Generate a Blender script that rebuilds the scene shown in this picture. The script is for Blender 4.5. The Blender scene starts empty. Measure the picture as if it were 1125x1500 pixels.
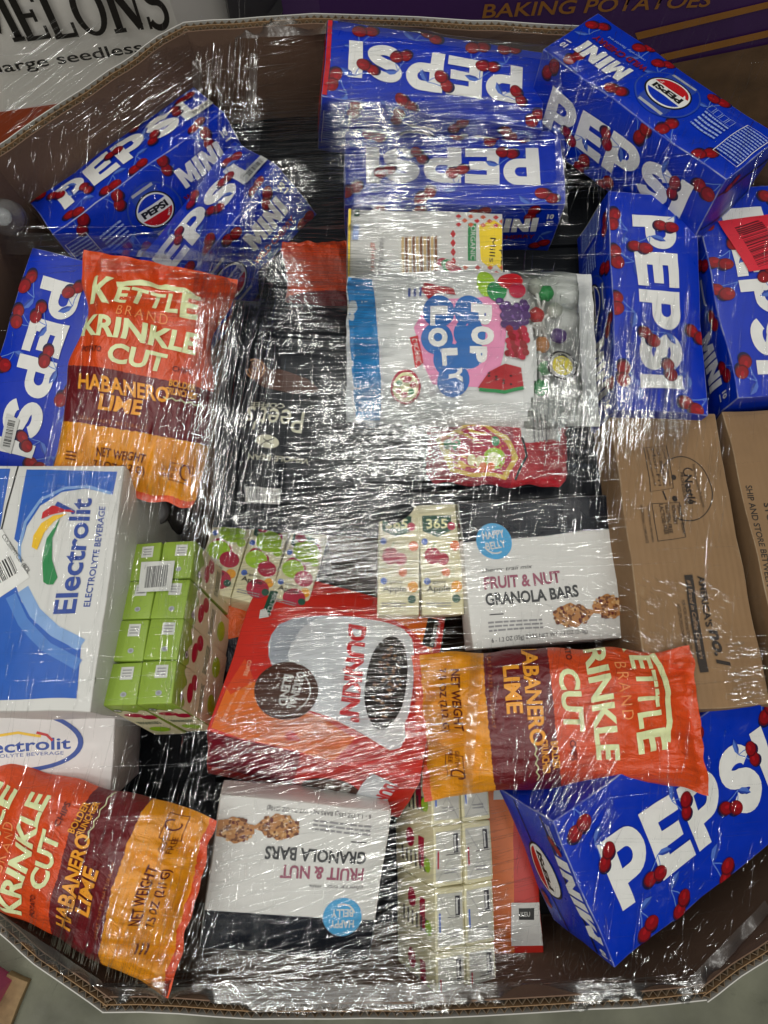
import bpy, bmesh, math, random
import numpy as np
from mathutils import Vector, Matrix, noise, geometry

S = bpy.context.scene
COL = S.collection
R = math.radians
random.seed(7)

# ------------------------------------------------------------------ camera, world, lamps, exposure
CAM_Z, PITCH, FPX, CX, CY = 1.85, R(10), 1127.0, 562.5, 750.0
cd = bpy.data.cameras.new("camera"); cam = bpy.data.objects.new("camera", cd); COL.objects.link(cam)
cam.location = (0, 0, CAM_Z); cam.rotation_euler = (PITCH, 0, 0)
cd.sensor_fit = 'VERTICAL'; cd.sensor_height = 24.0; cd.lens = 24.0 * FPX / 1500.0
cd.clip_start = 0.02; cd.clip_end = 60
S.camera = cam
w = bpy.data.worlds.new("World"); S.world = w; w.use_nodes = True
bgn = w.node_tree.nodes["Background"]; bgn.inputs[0].default_value = (0.80, 0.88, 0.86, 1); bgn.inputs[1].default_value = 0.025
LAMPS = [(i * 1.05 - 2.7 + .3 * (j % 2), j * 1.35 - 2.6 + .15 * (i % 3)) for i in range(6) for j in range(5)] + [(-2.6, -4.4), (-.7, -4.7), (1.4, -4.5)]  # the last three are unseen fill lamps, added to whiten the melon bin
for lx, ly in LAMPS:
    ld = bpy.data.lights.new("ceiling_or_fill_lamp", 'AREA'); ld.shape = 'RECTANGLE'; ld.size = 0.85; ld.size_y = 0.038
    ld.energy = 7.2 * (1.0 if abs(lx) < 1.7 and -1.5 < ly < 2.2 else .55) * (4.0 if ly < -4 else 1.6 if ly < -1.2 else 1.0) * (1.35 if lx < -.3 else .85); ld.color = (1.0, 0.98, 0.92)
    lo = bpy.data.objects.new("ceiling_or_fill_lamp", ld); COL.objects.link(lo); lo.location = (lx, ly, 4.6)
    lo.rotation_euler = (0, 0, R(4 + 90 * (LAMPS.index((lx, ly)) % 2)))
S.view_settings.view_transform = 'Standard'; S.view_settings.look = 'None'
S.view_settings.exposure = 0.0; S.view_settings.gamma = 1.0
S.cycles.transparent_max_bounces = 40
S.cycles.max_bounces = 8

# ------------------------------------------------------------------ helpers
CR = Matrix.Rotation(PITCH, 3, 'X')
def ray(px, py):
    return CR @ Vector(((px - CX) / FPX, (CY - py) / FPX, -1.0))
def at(px, py, z):
    d = ray(px, py); t = (z - CAM_Z) / d.z
    return Vector((0, 0, CAM_Z)) + d * t
def srgb(r, g, b):
    f = lambda c: (c / 255 / 12.92) if c <= 10 else ((c / 255 + 0.055) / 1.055) ** 2.4
    return (f(r), f(g), f(b), 1)

MATS = {}
def mat(name, col, rough=0.45, spec=0.5, coat=0.0, var=0.08, vscale=30, bump=0.0, bscale=400, metal=0.0, bdist=0.001):
    """a plain surface with a little procedural colour variation and fine relief"""
    if name in MATS: return MATS[name]
    m = bpy.data.materials.new(name); m.use_nodes = True; nt = m.node_tree; p = nt.nodes["Principled BSDF"]
    p.inputs["Roughness"].default_value = rough; p.inputs["Specular IOR Level"].default_value = spec
    p.inputs["Coat Weight"].default_value = coat; p.inputs["Metallic"].default_value = metal
    tc = nt.nodes.new("ShaderNodeTexCoord")
    n = nt.nodes.new("ShaderNodeTexNoise"); n.inputs["Scale"].default_value = vscale; n.inputs["Detail"].default_value = 5
    nt.links.new(tc.outputs["Object"], n.inputs["Vector"])
    hv = nt.nodes.new("ShaderNodeMapRange"); hv.inputs[1].default_value = 0.25; hv.inputs[2].default_value = 0.75
    hv.inputs[3].default_value = 1 - var; hv.inputs[4].default_value = 1 + var
    nt.links.new(n.outputs["Fac"], hv.inputs[0])
    mx = nt.nodes.new("ShaderNodeMix"); mx.data_type = 'RGBA'; mx.blend_type = 'MULTIPLY'; mx.inputs[0].default_value = 1
    mx.inputs[6].default_value = col; nt.links.new(hv.outputs[0], mx.inputs[7]); nt.links.new(mx.outputs[2], p.inputs["Base Color"])
    if bump:
        b = nt.nodes.new("ShaderNodeBump"); b.inputs["Strength"].default_value = bump; b.inputs["Distance"].default_value = bdist
        n2 = nt.nodes.new("ShaderNodeTexNoise"); n2.inputs["Scale"].default_value = bscale; n2.inputs["Detail"].default_value = 3
        nt.links.new(tc.outputs["Object"], n2.inputs["Vector"]); nt.links.new(n2.outputs["Fac"], b.inputs["Height"])
        nt.links.new(b.outputs[0], p.inputs["Normal"])
    MATS[name] = m
    return m

def ink(name, r, g, b, rough=0.4):
    return mat(name, srgb(r, g, b), rough=rough, var=0.05, vscale=60)

def tag(o, label=None, cat=None, group=None, kind=None):
    if label: o["label"] = label
    if cat: o["category"] = cat
    if group: o["group"] = group
    if kind: o["kind"] = kind
    return o

def link_mesh(name, verts, faces, mats, parent=None, mi=None, smooth=True, uv=None):
    me = bpy.data.meshes.new(name); me.from_pydata([tuple(v) for v in verts], [], faces); me.validate()
    for m in (mats if isinstance(mats, list) else [mats]): me.materials.append(m)
    if mi is not None: me.polygons.foreach_set("material_index", mi)
    me.polygons.foreach_set("use_smooth", [smooth] * len(me.polygons))
    if uv is not None:
        l = me.uv_layers.new(name="UVMap"); vi = np.empty(len(me.loops), np.int32); me.loops.foreach_get("vertex_index", vi)
        l.data.foreach_set("uv", np.asarray(uv, np.float32)[vi].ravel())
    me.update()
    o = bpy.data.objects.new(name, me); COL.objects.link(o)
    if parent: o.parent = parent
    return o

def empty(name, M):
    o = bpy.data.objects.new(name, None); COL.objects.link(o); o.empty_display_size = 0.03
    o.matrix_world = M
    return o

# ------------------------------------------------------------------ flat print: 2-D shapes collected per ink, laid on a surface
_TXT = {}
def text_tris(s, bold=0.0, spacing=1.0, shear=0.0):
    k = (s, bold, spacing, shear)
    if k not in _TXT:
        cu = bpy.data.curves.new("t", 'FONT'); cu.body = s; cu.size = 1.0; cu.resolution_u = 3; cu.offset = bold
        cu.space_character = spacing; cu.shear = shear; cu.fill_mode = 'FRONT'
        ob = bpy.data.objects.new("t", cu); me = bpy.data.meshes.new_from_object(ob)
        me.calc_loop_triangles()
        V = np.array([v.co[:2] for v in me.vertices]).reshape(-1, 2); T = np.array([t.vertices[:] for t in me.loop_triangles]).reshape(-1, 3)
        bpy.data.objects.remove(ob); bpy.data.curves.remove(cu); bpy.data.meshes.remove(me)
        if len(V):
            V = V - V.min(0); V = V / np.maximum(V.max(0), 1e-6)
        _TXT[k] = (V, T)
    return _TXT[k]

def arc(cx, cy, rx, ry, a0, a1, n=14):
    return [(cx + rx * math.cos(R(a0 + (a1 - a0) * i / n)), cy + ry * math.sin(R(a0 + (a1 - a0) * i / n))) for i in range(n + 1)]

def stroke_poly(pts, wd, closed=False):
    """quads of a constant-width stroke along pts"""
    P = np.array(pts, float); n = len(P); t = np.zeros_like(P)
    for i in range(n):
        a = P[(i - 1) % n] if closed or i > 0 else P[i]; b = P[(i + 1) % n] if closed or i < n - 1 else P[i]
        d = b - a; t[i] = d / max(np.hypot(*d), 1e-9)
    nn = np.stack([-t[:, 1], t[:, 0]], 1) * wd / 2
    V = np.concatenate([P + nn, P - nn]); T = []
    for i in range(n if closed else n - 1):
        j = (i + 1) % n; T += [(i, i + n, j + n), (i, j + n, j)]
    return V, np.array(T)

def tess(loops):
    ls = [[Vector((x, y, 0)) for x, y in l] for l in loops]
    T = geometry.tessellate_polygon(ls)
    return np.array([p for l in loops for p in l], float), np.array(T)

_GL = {}
def glyph(c):
    """heavy geometric capitals in a unit-high cell: (verts, tris, advance width)"""
    if c in _GL: return _GL[c]
    if c == 'P':
        o = [(0, 0), (.30, 0), (.30, .30), (.50, .30)] + arc(.50, .65, .36, .35, -90, 90, 12)[1:] + [(0, 1)]
        h = [(.30, .52), (.46, .52)] + arc(.46, .64, .12, .12, -90, 90, 8)[1:-1] + [(.46, .76), (.30, .76)]
        g = tess([o, h[::-1]]) + (.86,)
    elif c == 'E':
        g = tess([[(0, 0), (.80, 0), (.80, .25), (.30, .25), (.30, .385), (.72, .385), (.72, .615), (.30, .615), (.30, .75), (.80, .75), (.80, 1), (0, 1)]]) + (.80,)
    elif c == 'I':
        g = tess([[(0, 0), (.31, 0), (.31, 1), (0, 1)]]) + (.31,)
    elif c == 'S':
        p = arc(.43, .685, .285, .175, 12, 270, 16) + arc(.43, .315, .285, .175, 90, -168, 16)[1:]
        g = stroke_poly(p, .275) + (.87,)
    elif c == 'M':
        g = tess([[(0, 0), (.27, 0), (.27, .52), (.42, .12), (.62, .12), (.77, .52), (.77, 0), (1.04, 0), (1.04, 1), (.70, 1), (.52, .50), (.34, 1), (0, 1)]]) + (1.04,)
    elif c == 'N':
        g = tess([[(0, 0), (.28, 0), (.28, .50), (.58, 0), (.86, 0), (.86, 1), (.58, 1), (.58, .50), (.28, 1), (0, 1)]]) + (.86,)
    _GL[c] = g
    return g

def subdiv(V, T, L):
    V = [tuple(v) for v in V]; T = [tuple(t) for t in T]
    for _ in range(7):
        mid = {}; out = []; ch = False
        def m(a, b):
            k = (a, b) if a < b else (b, a)
            if k not in mid:
                va, vb = V[a], V[b]
                if (va[0] - vb[0]) ** 2 + (va[1] - vb[1]) ** 2 > L * L:
                    mid[k] = len(V); V.append(((va[0] + vb[0]) / 2, (va[1] + vb[1]) / 2))
                else: mid[k] = -1
            return mid[k]
        for a, b, c in T:
            ab, bc, ca = m(a, b), m(b, c), m(c, a)
            k = (ab >= 0) + (bc >= 0) + (ca >= 0)
            if k == 0: out.append((a, b, c)); continue
            ch = True
            if k == 3: out += [(a, ab, ca), (ab, b, bc), (ca, bc, c), (ab, bc, ca)]
            else:
                for _r in range(3):
                    if (k == 1 and ab >= 0) or (k == 2 and ca < 0): break
                    a, b, c, ab, bc, ca = b, c, a, bc, ca, ab
                if k == 1: out += [(a, ab, c), (ab, b, c)]
                else: out += [(ab, b, bc), (a, ab, bc), (a, bc, c)]
        T = out
        if not ch: break
    return np.array(V), np.array(T)

class Print:
    """flat artwork on one surface; at(px,py) finds where a sight line of the photograph meets the surface"""
    def __init__(s, origin, U, V, fmap, cell=0.012, step=0.00006, base=0.0003):
        s.o, s.U, s.V, s.f, s.cell, s.step, s.base = Vector(origin), Vector(U), Vector(V), fmap, cell, step, base
        s.n = s.U.cross(s.V); s.items = []; s.k = 0; s.cyc = 0; s.ci = 0
    def at(s, px, py):
        d = ray(px, py); c = Vector((0, 0, CAM_Z)); t = (s.o - c).dot(s.n) / d.dot(s.n); q = c + d * t - s.o
        return (q.dot(s.U), q.dot(s.V))
    def add(s, V, T, m, lift=True):
        if s.cyc: s.ci += 1; kk = s.k + s.ci % s.cyc + 1
        else:
            s.k += 1; kk = s.k
        if len(T): s.items.append((np.asarray(V, float), np.asarray(T, int), m, kk))
    def cycle(s, n):
        """scattered small shapes share a few print layers, so that a crowded print stays thin"""
        s.cyc, s.ci = n, 0
    def end(s): s.k += s.cyc; s.cyc = 0
    def poly(s, pts, m): s.add(*tess([pts]), m)
    def pxpoly(s, pts, m): s.poly([s.at(*p) for p in pts], m)
    def rect(s, x, y, w, h, m, rot=0):
        c, q = math.cos(R(rot)), math.sin(R(rot))
        s.add([(x + a * w / 2 * c - b * h / 2 * q, y + a * w / 2 * q + b * h / 2 * c) for a, b in ((-1, -1), (1, -1), (1, 1), (-1, 1))], [(0, 1, 2), (0, 2, 3)], m)
    def ell(s, x, y, rx, ry, m, rot=0, n=28, a0=0, a1=360):
        c, q = math.cos(R(rot)), math.sin(R(rot)); P = arc(0, 0, rx, ry, a0, a1, n)
        if a1 - a0 == 360: P = P[:-1]
        P = [(x + a * c - b * q, y + a * q + b * c) for a, b in P]
        s.add([(sum(p[0] for p in P) / len(P), sum(p[1] for p in P) / len(P))] + P, [(0, i + 1, (i + 1) % len(P) + 1) for i in range(len(P))], m)
    def line(s, pts, wd, m, closed=False): s.add(*stroke_poly(pts, wd, closed), m)
    def pxline(s, pts, wd, m): s.line([s.at(*p) for p in pts], wd, m)
    def fit(s, V, T, x0, y0, x1, y1, h, m):
        """unit-square shape to the baseline (x0,y0)-(x1,y1) with height h"""
        dx, dy = x1 - x0, y1 - y0; l = math.hypot(dx, dy); nx, ny = -dy / l * h, dx / l * h
        s.add(np.stack([x0 + V[:, 0] * dx + V[:, 1] * nx, y0 + V[:, 0] * dy + V[:, 1] * ny], 1), T, m)
    def text(s, t, x0, y0, x1, y1, h, m, bold=0.0, spacing=1.0, shear=0.0):
        s.fit(*text_tris(t, bold, spacing, shear), x0, y0, x1, y1, h, m)
    def pxtext(s, t, a, b, hpx, m, bold=0.0, **k):
        (x0, y0), (x1, y1) = s.at(*a), s.at(*b)
        sc = math.hypot(x1 - x0, y1 - y0) / math.hypot(b[0] - a[0], b[1] - a[1])
        s.text(t, x0, y0, x1, y1, hpx * sc, m, bold, **k)
    def word(s, t, x0, y0, x1, y1, h, m, gap=0.09):
        adv = sum(glyph(c)[2] for c in t) + gap * (len(t) - 1); x = 0; VV = []; TT = []; n = 0
        for c in t:
            V, T, a = glyph(c); VV.append((V + [x, 0]) / [adv, 1]); TT.append(T + n); n += len(V); x += a + gap
        s.fit(np.concatenate(VV), np.concatenate(TT), x0, y0, x1, y1, h, m)
    def small(s, x, y, w, h, rows, m, rot=0, seed=1):
        """lines of print too small to read: broken thin dashes"""
        rnd = random.Random(seed); c, q = math.cos(R(rot)), math.sin(R(rot)); V = []; T = []
        for r in range(rows):
            yy = h / 2 - (r + .5) * h / rows; xx = -w / 2
            while xx < w / 2:
                l = min(rnd.uniform(.06, .16) * w, w / 2 - xx); g = h / rows * .22
                i = len(V)
                for a, b in ((xx, yy - g), (xx + l, yy - g), (xx + l, yy + g), (xx, yy + g)): V.append((x + a * c - b * q, y + a * q + b * c))
                T += [(i, i + 1, i + 2), (i, i + 2, i + 3)]; xx += l + rnd.uniform(.015, .03) * w
        s.add(V, T, m)
    def bars(s, x, y, w, h, m, rot=0, seed=1, n=26):
        rnd = random.Random(seed); c, q = math.cos(R(rot)), math.sin(R(rot)); V = []; T = []; xx = -w / 2
        ws = [rnd.choice((1, 1, 2, 3)) for _ in range(n * 2)]; u = w / sum(ws)
        for k, a in enumerate(ws):
            if k % 2 == 0:
                i = len(V)
                for p, b in ((xx, -h / 2), (xx + a * u, -h / 2), (xx + a * u, h / 2), (xx, h / 2)): V.append((x + p * c - b * q, y + p * q + b * c))
                T += [(i, i + 1, i + 2), (i, i + 2, i + 3)]
            xx += a * u
        s.add(V, T, m)
    def build(s, name, parent):
        ms = []; V = []; F = []; MI = []
        for v, t, m, k in s.items:
            if m not in ms: ms.append(m)
            v, t = subdiv(v, t, s.cell); b = len(V)
            V += [s.f(x, y, s.base + k * s.step) for x, y in v]
            for a, bb, c in t:
                d = (v[bb][0] - v[a][0]) * (v[c][1] - v[a][1]) - (v[bb][1] - v[a][1]) * (v[c][0] - v[a][0])
                F.append((a + b, bb + b, c + b) if d > 0 else (a + b, c + b, bb + b)); MI.append(ms.index(m))
        return link_mesh(name, V, F, ms, parent, MI)

# ------------------------------------------------------------------ cartons: rounded, slightly bulged and dented boxes
def axis_pts(h, r, n):
    return [-h, -h + r * .35, -h + r] + [(-h + r) + (2 * h - 2 * r) * i / n for i in range(1, n)] + [h - r, h - r * .35, h]

class Box:
    def __init__(s, name, label, cat, pose, dims, m, bulge=0.003, dent=0.0012, r=0.0015, group=None, seed=1, body='carton_body', n=(12, 7, 6)):
        s.L, s.W, s.T = dims; s.b, s.d, s.seed = bulge, dent, seed
        loc, rot = pose; s.Rm = Matrix(rot) if not isinstance(rot, Matrix) else rot
        base = Vector(loc) - s.Rm @ Vector((0, 0, s.T))
        s.M = Matrix.Translation(base) @ s.Rm.to_4x4()
        s.root = empty(name, s.M); tag(s.root, label, cat, group)
        hx, hy, hz = s.L / 2, s.W / 2, s.T / 2; V = []; F = []; idx = {}; EDGE = []
        A = [axis_pts(h, min(r, h * .4), k) for h, k in zip((hx, hy, hz), n)]
        def vert(p):
            k = tuple(round(c, 6) for c in p)
            if k not in idx:
                q = Vector([max(-h + r, min(h - r, c)) for c, h in zip(p, (hx, hy, hz))]); d = Vector(p) - q
                # push the grid point of the sharp box onto the rounded one
                e = q + d.normalized() * r if d.length > r else Vector(p)
                idx[k] = len(V); V.append(s.deform(e + Vector((0, 0, hz)))); EDGE.append(1.0 if sum(abs(c) > h - r * .9 for c, h in zip(p, (hx, hy, hz))) >= 2 else 0.0)
            return idx[k]
        for ax in range(3):
            u, v = [(1, 2), (2, 0), (0, 1)][ax]
            for sg in (-1, 1):
                h = (hx, hy, hz)[ax]
                for i in range(len(A[u]) - 1):
                    for j in range(len(A[v]) - 1):
                        q = []
                        for a, b in ((i, j), (i + 1, j), (i + 1, j + 1), (i, j + 1)):
                            p = [0, 0, 0]; p[ax] = sg * h; p[u] = A[u][a]; p[v] = A[v][b]; q.append(vert(p))
                        F.append(q if sg > 0 else q[::-1])
        s.body = link_mesh(body, V, F, m, s.root)
        if len(s.body.data.vertices) == len(EDGE): s.body.data.attributes.new('edge', 'FLOAT', 'POINT').data.foreach_set('value', EDGE)
    def deform(s, p):
        x, y, z = p.x / (s.L / 2), p.y / (s.W / 2), (p.z - s.T / 2) / (s.T / 2)
        g = lambda a, b: max(0, 1 - a * a) * max(0, 1 - b * b)
        q = Vector((p.x + s.b * .6 * x * g(y, z), p.y + s.b * .8 * y * g(x, z), p.z + s.b * z * g(x, y)))
        nv = noise.noise_vector(Vector((p.x, p.y, p.z)) * 14 + Vector((s.seed * 7.3, s.seed, 0)))
        nw = noise.noise_vector(Vector((p.x, p.y, p.z)) * 45 + Vector((s.seed * 3.3, s.seed, 5)))
        return q + nv * s.d * 1.6 + nw * s.d * .35
    def face(s, f, **k):
        hx, hy, T = s.L / 2, s.W / 2, s.T
        O, U, V, N = {'top': ((0, 0, T), (1, 0, 0), (0, 1, 0), (0, 0, 1)), 'front': ((0, -hy, T / 2), (1, 0, 0), (0, 0, 1), (0, -1, 0)),
                      'back': ((0, hy, T / 2), (-1, 0, 0), (0, 0, 1), (0, 1, 0)), 'right': ((hx, 0, T / 2), (0, 1, 0), (0, 0, 1), (1, 0, 0)),
                      'left': ((-hx, 0, T / 2), (0, -1, 0), (0, 0, 1), (-1, 0, 0))}[f]
        O, U, V, N = map(Vector, (O, U, V, N))
        hu, hv = (s.L if f in ('top', 'front', 'back') else s.W) / 2 - .0006, (s.W if f == 'top' else s.T) / 2 - .0006
        def fm(u, v, e):
            u, v = max(-hu, min(hu, u)), max(-hv, min(hv, v))
            return s.deform(O + U * u + V * v) + N * e
        return Print(s.M @ O, s.Rm @ U, s.Rm @ V, fm, **k)

def pose_px(px, py, z, yaw=0, rx=0, ry=0):
    rot = Matrix.Rotation(R(yaw), 3, 'Z') @ Matrix.Rotation(R(rx), 3, 'X') @ Matrix.Rotation(R(ry), 3, 'Y')
    return (at(px, py, z), rot)

# ------------------------------------------------------------------ bags: pillow shaped pouches with sealed ends
class Bag:
    """edges: list of (v, left, right) half widths in metres from the top seal (v=0) to the bottom one (v=1)"""
    def __init__(s, name, label, cat, pose, H, thick, edges, m, seed=1, group=None, crumple=0.0072, body='bag_body', seal=0.05, flat=0.55, nu=56, nv=76, bend=0.0, mi=None):
        s.H, s.t, s.E, s.seed, s.cr, s.seal, s.flat, s.bend = H, thick, edges, seed, crumple, seal, flat, bend
        loc, rot = pose; s.Rm = rot; s.M = Matrix.Translation(loc) @ rot.to_4x4()
        base = s.M @ Matrix.Translation((0, 0, -thick * .55)); s.off = thick * .55
        s.root = empty(name, base); tag(s.root, label, cat, group)
        V = []; F = []; UV = []; MI = []
        for side in (1, -1):
            b = len(V)
            for j in range(nv + 1):
                for i in range(nu + 1):
                    u, v = -1 + 2 * i / nu, j / nv
                    p = s.surf(u, v, side); V.append(p); UV.append((i / nu, v))
            for j in range(nv):
                for i in range(nu):
                    a = b + j * (nu + 1) + i
                    q = (a, a + nu + 1, a + nu + 2, a + 1)
                    F.append(q if side > 0 else q[::-1]); MI.append(mi((i + .5) / nu, (j + .5) / nv, side) if mi else 0)
        s.body = link_mesh(body, V, F, m, s.root, MI, uv=UV)
    def lr(s, v):
        E = s.E; v = max(0, min(1, v))
        for a, b in zip(E, E[1:]):
            if v <= b[0] + 1e-9:
                t = (v - a[0]) / (b[0] - a[0]); t = t * t * (3 - 2 * t)
                return a[1] + (b[1] - a[1]) * t, a[2] + (b[2] - a[2]) * t
        return E[-1][1:]
    def surf(s, u, v, side, e=0):
        l, r = s.lr(v); x = -l + (u + 1) / 2 * (l + r); y = (.5 - v) * s.H
        w = max(0.0, min(1.0, (v - s.seal * .6) / .30, (1 - s.seal * .6 - v) / .30)); w = math.sin(w * math.pi / 2) ** .8
        c = max(0.0, 1 - abs(u) ** 2.6) ** s.flat
        z = side * s.t * .5 * w * c
        d = s.seed * 11.7
        near = math.exp(-v / .16) + math.exp(-(1 - v) / .16)
        pl = noise.noise(Vector((u * 5.5 + d, v * 2.2, side))) * near + .5 * noise.noise(Vector((u * 12 + d, v * 3.5, side * 2))) * near
        big = noise.noise(Vector((x * 16 + d, y * 16, side * 3)))
        rid = 1 - abs(noise.noise(Vector((x * 30 + y * 12 + d, y * 26 - x * 9, side * 5)))) * 2
        k = min(1.0, (1 - abs(u)) * 5)
        inside = max(0, min(1, (v) / s.seal, (1 - v) / s.seal))
        z += k * inside * (pl * .012 * s.t / .05 + side * big * s.cr * 1.3 + side * (rid - .5) * s.cr * .9 * (.35 + near))
        x += .004 * noise.noise(Vector((v * 7 + d, u, 1))) ; y += .004 * noise.noise(Vector((u * 4 + d, v * 3, 2))) * near
        z += s.bend * (x * x) * -1 + .006 * noise.noise(Vector((u * 1.5 + d, v * 2, 9)))
        return Vector((x, y, z + s.off + e * (1 if side > 0 else -1)))
    def art(s, cell=0.006, base=0.0006, step=0.00008, z=None):
        o = s.M @ Vector((0, 0, s.t * .5 if z is None else z))
        def fm(x, y, e):
            v = .5 - y / s.H; l, r = s.lr(v); u = (x + l) / (l + r) * 2 - 1
            return s.surf(max(-.999, min(.999, u)), max(.001, min(.999, v)), 1, e)
        return Print(o, s.Rm @ Vector((1, 0, 0)), s.Rm @ Vector((0, 1, 0)), fm, cell=cell, base=base, step=step)

# ------------------------------------------------------------------ where each packed box lies: top-face centre, axes, size
POSES = {
    'C1': ((0.0681, 0.7315, 0.9663), ((-0.9896, -0.069, 0.1261), (0.0681, -0.9976, -0.0109), (0.1266, -0.0022, 0.992)), (0.29, 0.112, 0.112)),
    'C2': ((0.092, 0.6253, 0.9273), ((-1.0, -0.0022, -0.0025), (0.002, -0.9989, 0.0463), (-0.0026, 0.0463, 0.9989)), (0.29, 0.112, 0.112)),
    'C3': ((0.3357, 0.6693, 1.0118), ((-0.6793, -0.7322, 0.0499), (0.718, -0.649, 0.2515), (-0.1518, 0.2067, 0.9666)), (0.29, 0.112, 0.112)),
    'C4': ((0.3335, 0.4191, 0.9687), ((-0.0241, 0.9942, 0.1049), (-0.9991, -0.0276, 0.0318), (0.0345, -0.1041, 0.994)), (0.29, 0.112, 0.112)),
    'C5': ((0.4707, 0.4458, 0.9471), ((0.0854, 0.9963, 0.0093), (-0.9942, 0.0846, 0.0665), (0.0654, -0.0149, 0.9977)), (0.29, 0.112, 0.112)),
    'C6': ((0.34, -0.1811, 0.9562), ((0.8493, -0.3894, 0.3565), (0.4588, 0.8784, -0.1335), (-0.2612, 0.2769, 0.9247)), (0.315, 0.178, 0.112)),
    'C7': ((-0.4376, 0.3516, 0.9192), ((-0.2672, 0.9578, -0.106), (-0.9534, -0.2787, -0.1155), (-0.1401, 0.0702, 0.9876)), (0.29, 0.112, 0.112)),
    'C8': ((-0.3659, 0.6828, 0.8693), ((0.7878, -0.5449, -0.287), (0.615, 0.7212, 0.3189), (0.0332, -0.4278, 0.9033)), (0.29, 0.112, 0.112)),
    'C9': ((-0.2701, 0.5651, 0.8644), ((0.6467, -0.6281, -0.4327), (0.7414, 0.651, 0.1629), (0.1793, -0.4262, 0.8867)), (0.29, 0.112, 0.112)),
    'EL': ((-0.4179, 0.0694, 1.0197), ((0.9966, 0.0188, -0.0804), (-0.0064, 0.9883, 0.1523), (0.0823, -0.1513, 0.9851)), (0.25, 0.27, 0.2)),
    'JG': ((-0.2568, 0.031, 0.9992), ((0.9857, 0.0195, -0.1674), (0.0302, 0.9567, 0.2894), (0.1658, -0.2903, 0.9425)), (0.08, 0.188, 0.135)),
    'G1': ((0.1906, 0.0919, 0.9304), ((0.9916, -0.0792, 0.102), (0.0752, 0.9963, 0.0417), (-0.1049, -0.0337, 0.9939)), (0.19, 0.175, 0.045)),
    'G2': ((-0.0986, -0.2548, 0.9308), ((-0.9845, -0.1425, 0.1026), (0.116, -0.9664, -0.2292), (0.1318, -0.2138, 0.968)), (0.19, 0.175, 0.045)),
    'DK': ((-0.057, -0.0227, 0.9244), ((0.9699, 0.1767, 0.1674), (-0.2363, 0.8484, 0.4736), (-0.0584, -0.499, 0.8647)), (0.24, 0.22, 0.13)),
    'N1': ((0.3468, 0.1051, 0.9705), ((0.9976, -0.0569, 0.0407), (0.0525, 0.9936, 0.1), (-0.0462, -0.0976, 0.9942)), (0.13, 0.345, 0.17)),
    'N2': ((0.5237, 0.1244, 0.9774), ((0.9982, -0.0266, -0.0529), (0.0384, 0.9708, 0.2369), (0.0451, -0.2385, 0.9701)), (0.2, 0.345, 0.17)),
    'PK': ((0.053, 0.4847, 0.932), ((0.9992, 0.0055, 0.0383), (-0.0011, 0.9933, -0.1155), (-0.0387, 0.1154, 0.9926)), (0.2, 0.14, 0.045)),
    'JA': ((0.0432, 0.1054, 0.9268), ((1.0, -0.0038, 0.004), (0.0036, 0.9985, 0.0542), (-0.0042, -0.0542, 0.9985)), (0.1, 0.135, 0.06)),
    'JB': ((0.0916, -0.2744, 0.8713), ((0.8677, 0.0577, 0.4938), (-0.0573, 0.9982, -0.0159), (-0.4938, -0.0145, 0.8694)), (0.115, 0.2, 0.1)),
}

# ------------------------------------------------------------------ inks and surfaces
WHITE = ink("white_ink", 226, 226, 222); OFFW = ink("offwhite_ink", 205, 206, 202); BLACK = ink("black_ink", 18, 18, 20)
BLUE = mat("blue_board", srgb(0, 46, 176), rough=0.34, var=0.06, vscale=40, bump=0.10, bscale=700, bdist=.0004)
NAVY = ink("navy_ink", 8, 16, 66); CHERRY = ink("cherry_ink", 136, 8, 20); CHERRY2 = ink("cherry_light_ink", 166, 18, 28); CHERRY3 = ink("cherry_deep_ink", 92, 4, 18)
LEAF = ink("leaf_blue_ink", 78, 112, 196); LEAF2 = ink("leaf_deep_ink", 40, 68, 160); STEM = ink("stem_ink", 96, 130, 205); PALE = ink("pale_blue_ink", 150, 172, 222)
SILVER = ink("silver_ink", 168, 172, 180); RED = ink("red_ink", 190, 22, 30); REDTEXT = ink("dark_red_ink", 130, 10, 26)
KRAFT = mat("kraft_board", srgb(140, 112, 82), rough=0.75, spec=0.25, var=0.10, vscale=18, bump=0.12, bscale=500, bdist=.0006)
KRAFT_IN = mat("kraft_lining", srgb(114, 91, 75), rough=0.8, spec=0.2, var=0.12, vscale=9, bump=0.15, bscale=300, bdist=.0006)
KINK = ink("kraft_print", 44, 36, 30, rough=.7)
BOARD_W = mat("white_board", srgb(212, 212, 208), rough=0.5, var=0.03, vscale=15, bump=0.06, bscale=400, bdist=.0005)
EBLUE = ink("deep_sky_ink", 34, 92, 184); ELIGHT = ink("light_sky_ink", 130, 166, 214); ENAVY = ink("logo_blue_ink", 30, 66, 150)
YEL = ink("yellow_ink", 236, 190, 40); GREEN = ink("green_ink", 30, 132, 70); DGREEN = ink("dark_green_ink", 22, 74, 54); LIME = ink("lime_ink", 158, 200, 44)
CREAM = mat("cream_board", srgb(214, 208, 170), rough=0.45, var=0.05, vscale=40); CREAMINK = ink("cream_ink", 226, 226, 172)
LIMEB = mat("lime_board", srgb(140, 168, 62), rough=0.4, var=0.05, vscale=40)
RASP = ink("raspberry_ink", 172, 24, 56); ORANGE = ink("orange_ink", 222, 104, 26); AMBER = ink("amber_ink", 232, 160, 42)
GREY = ink("grey_ink", 140, 140, 142); DGREY = ink("dark_grey_ink", 62, 62, 66)
FILM_CLEAR = None

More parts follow.
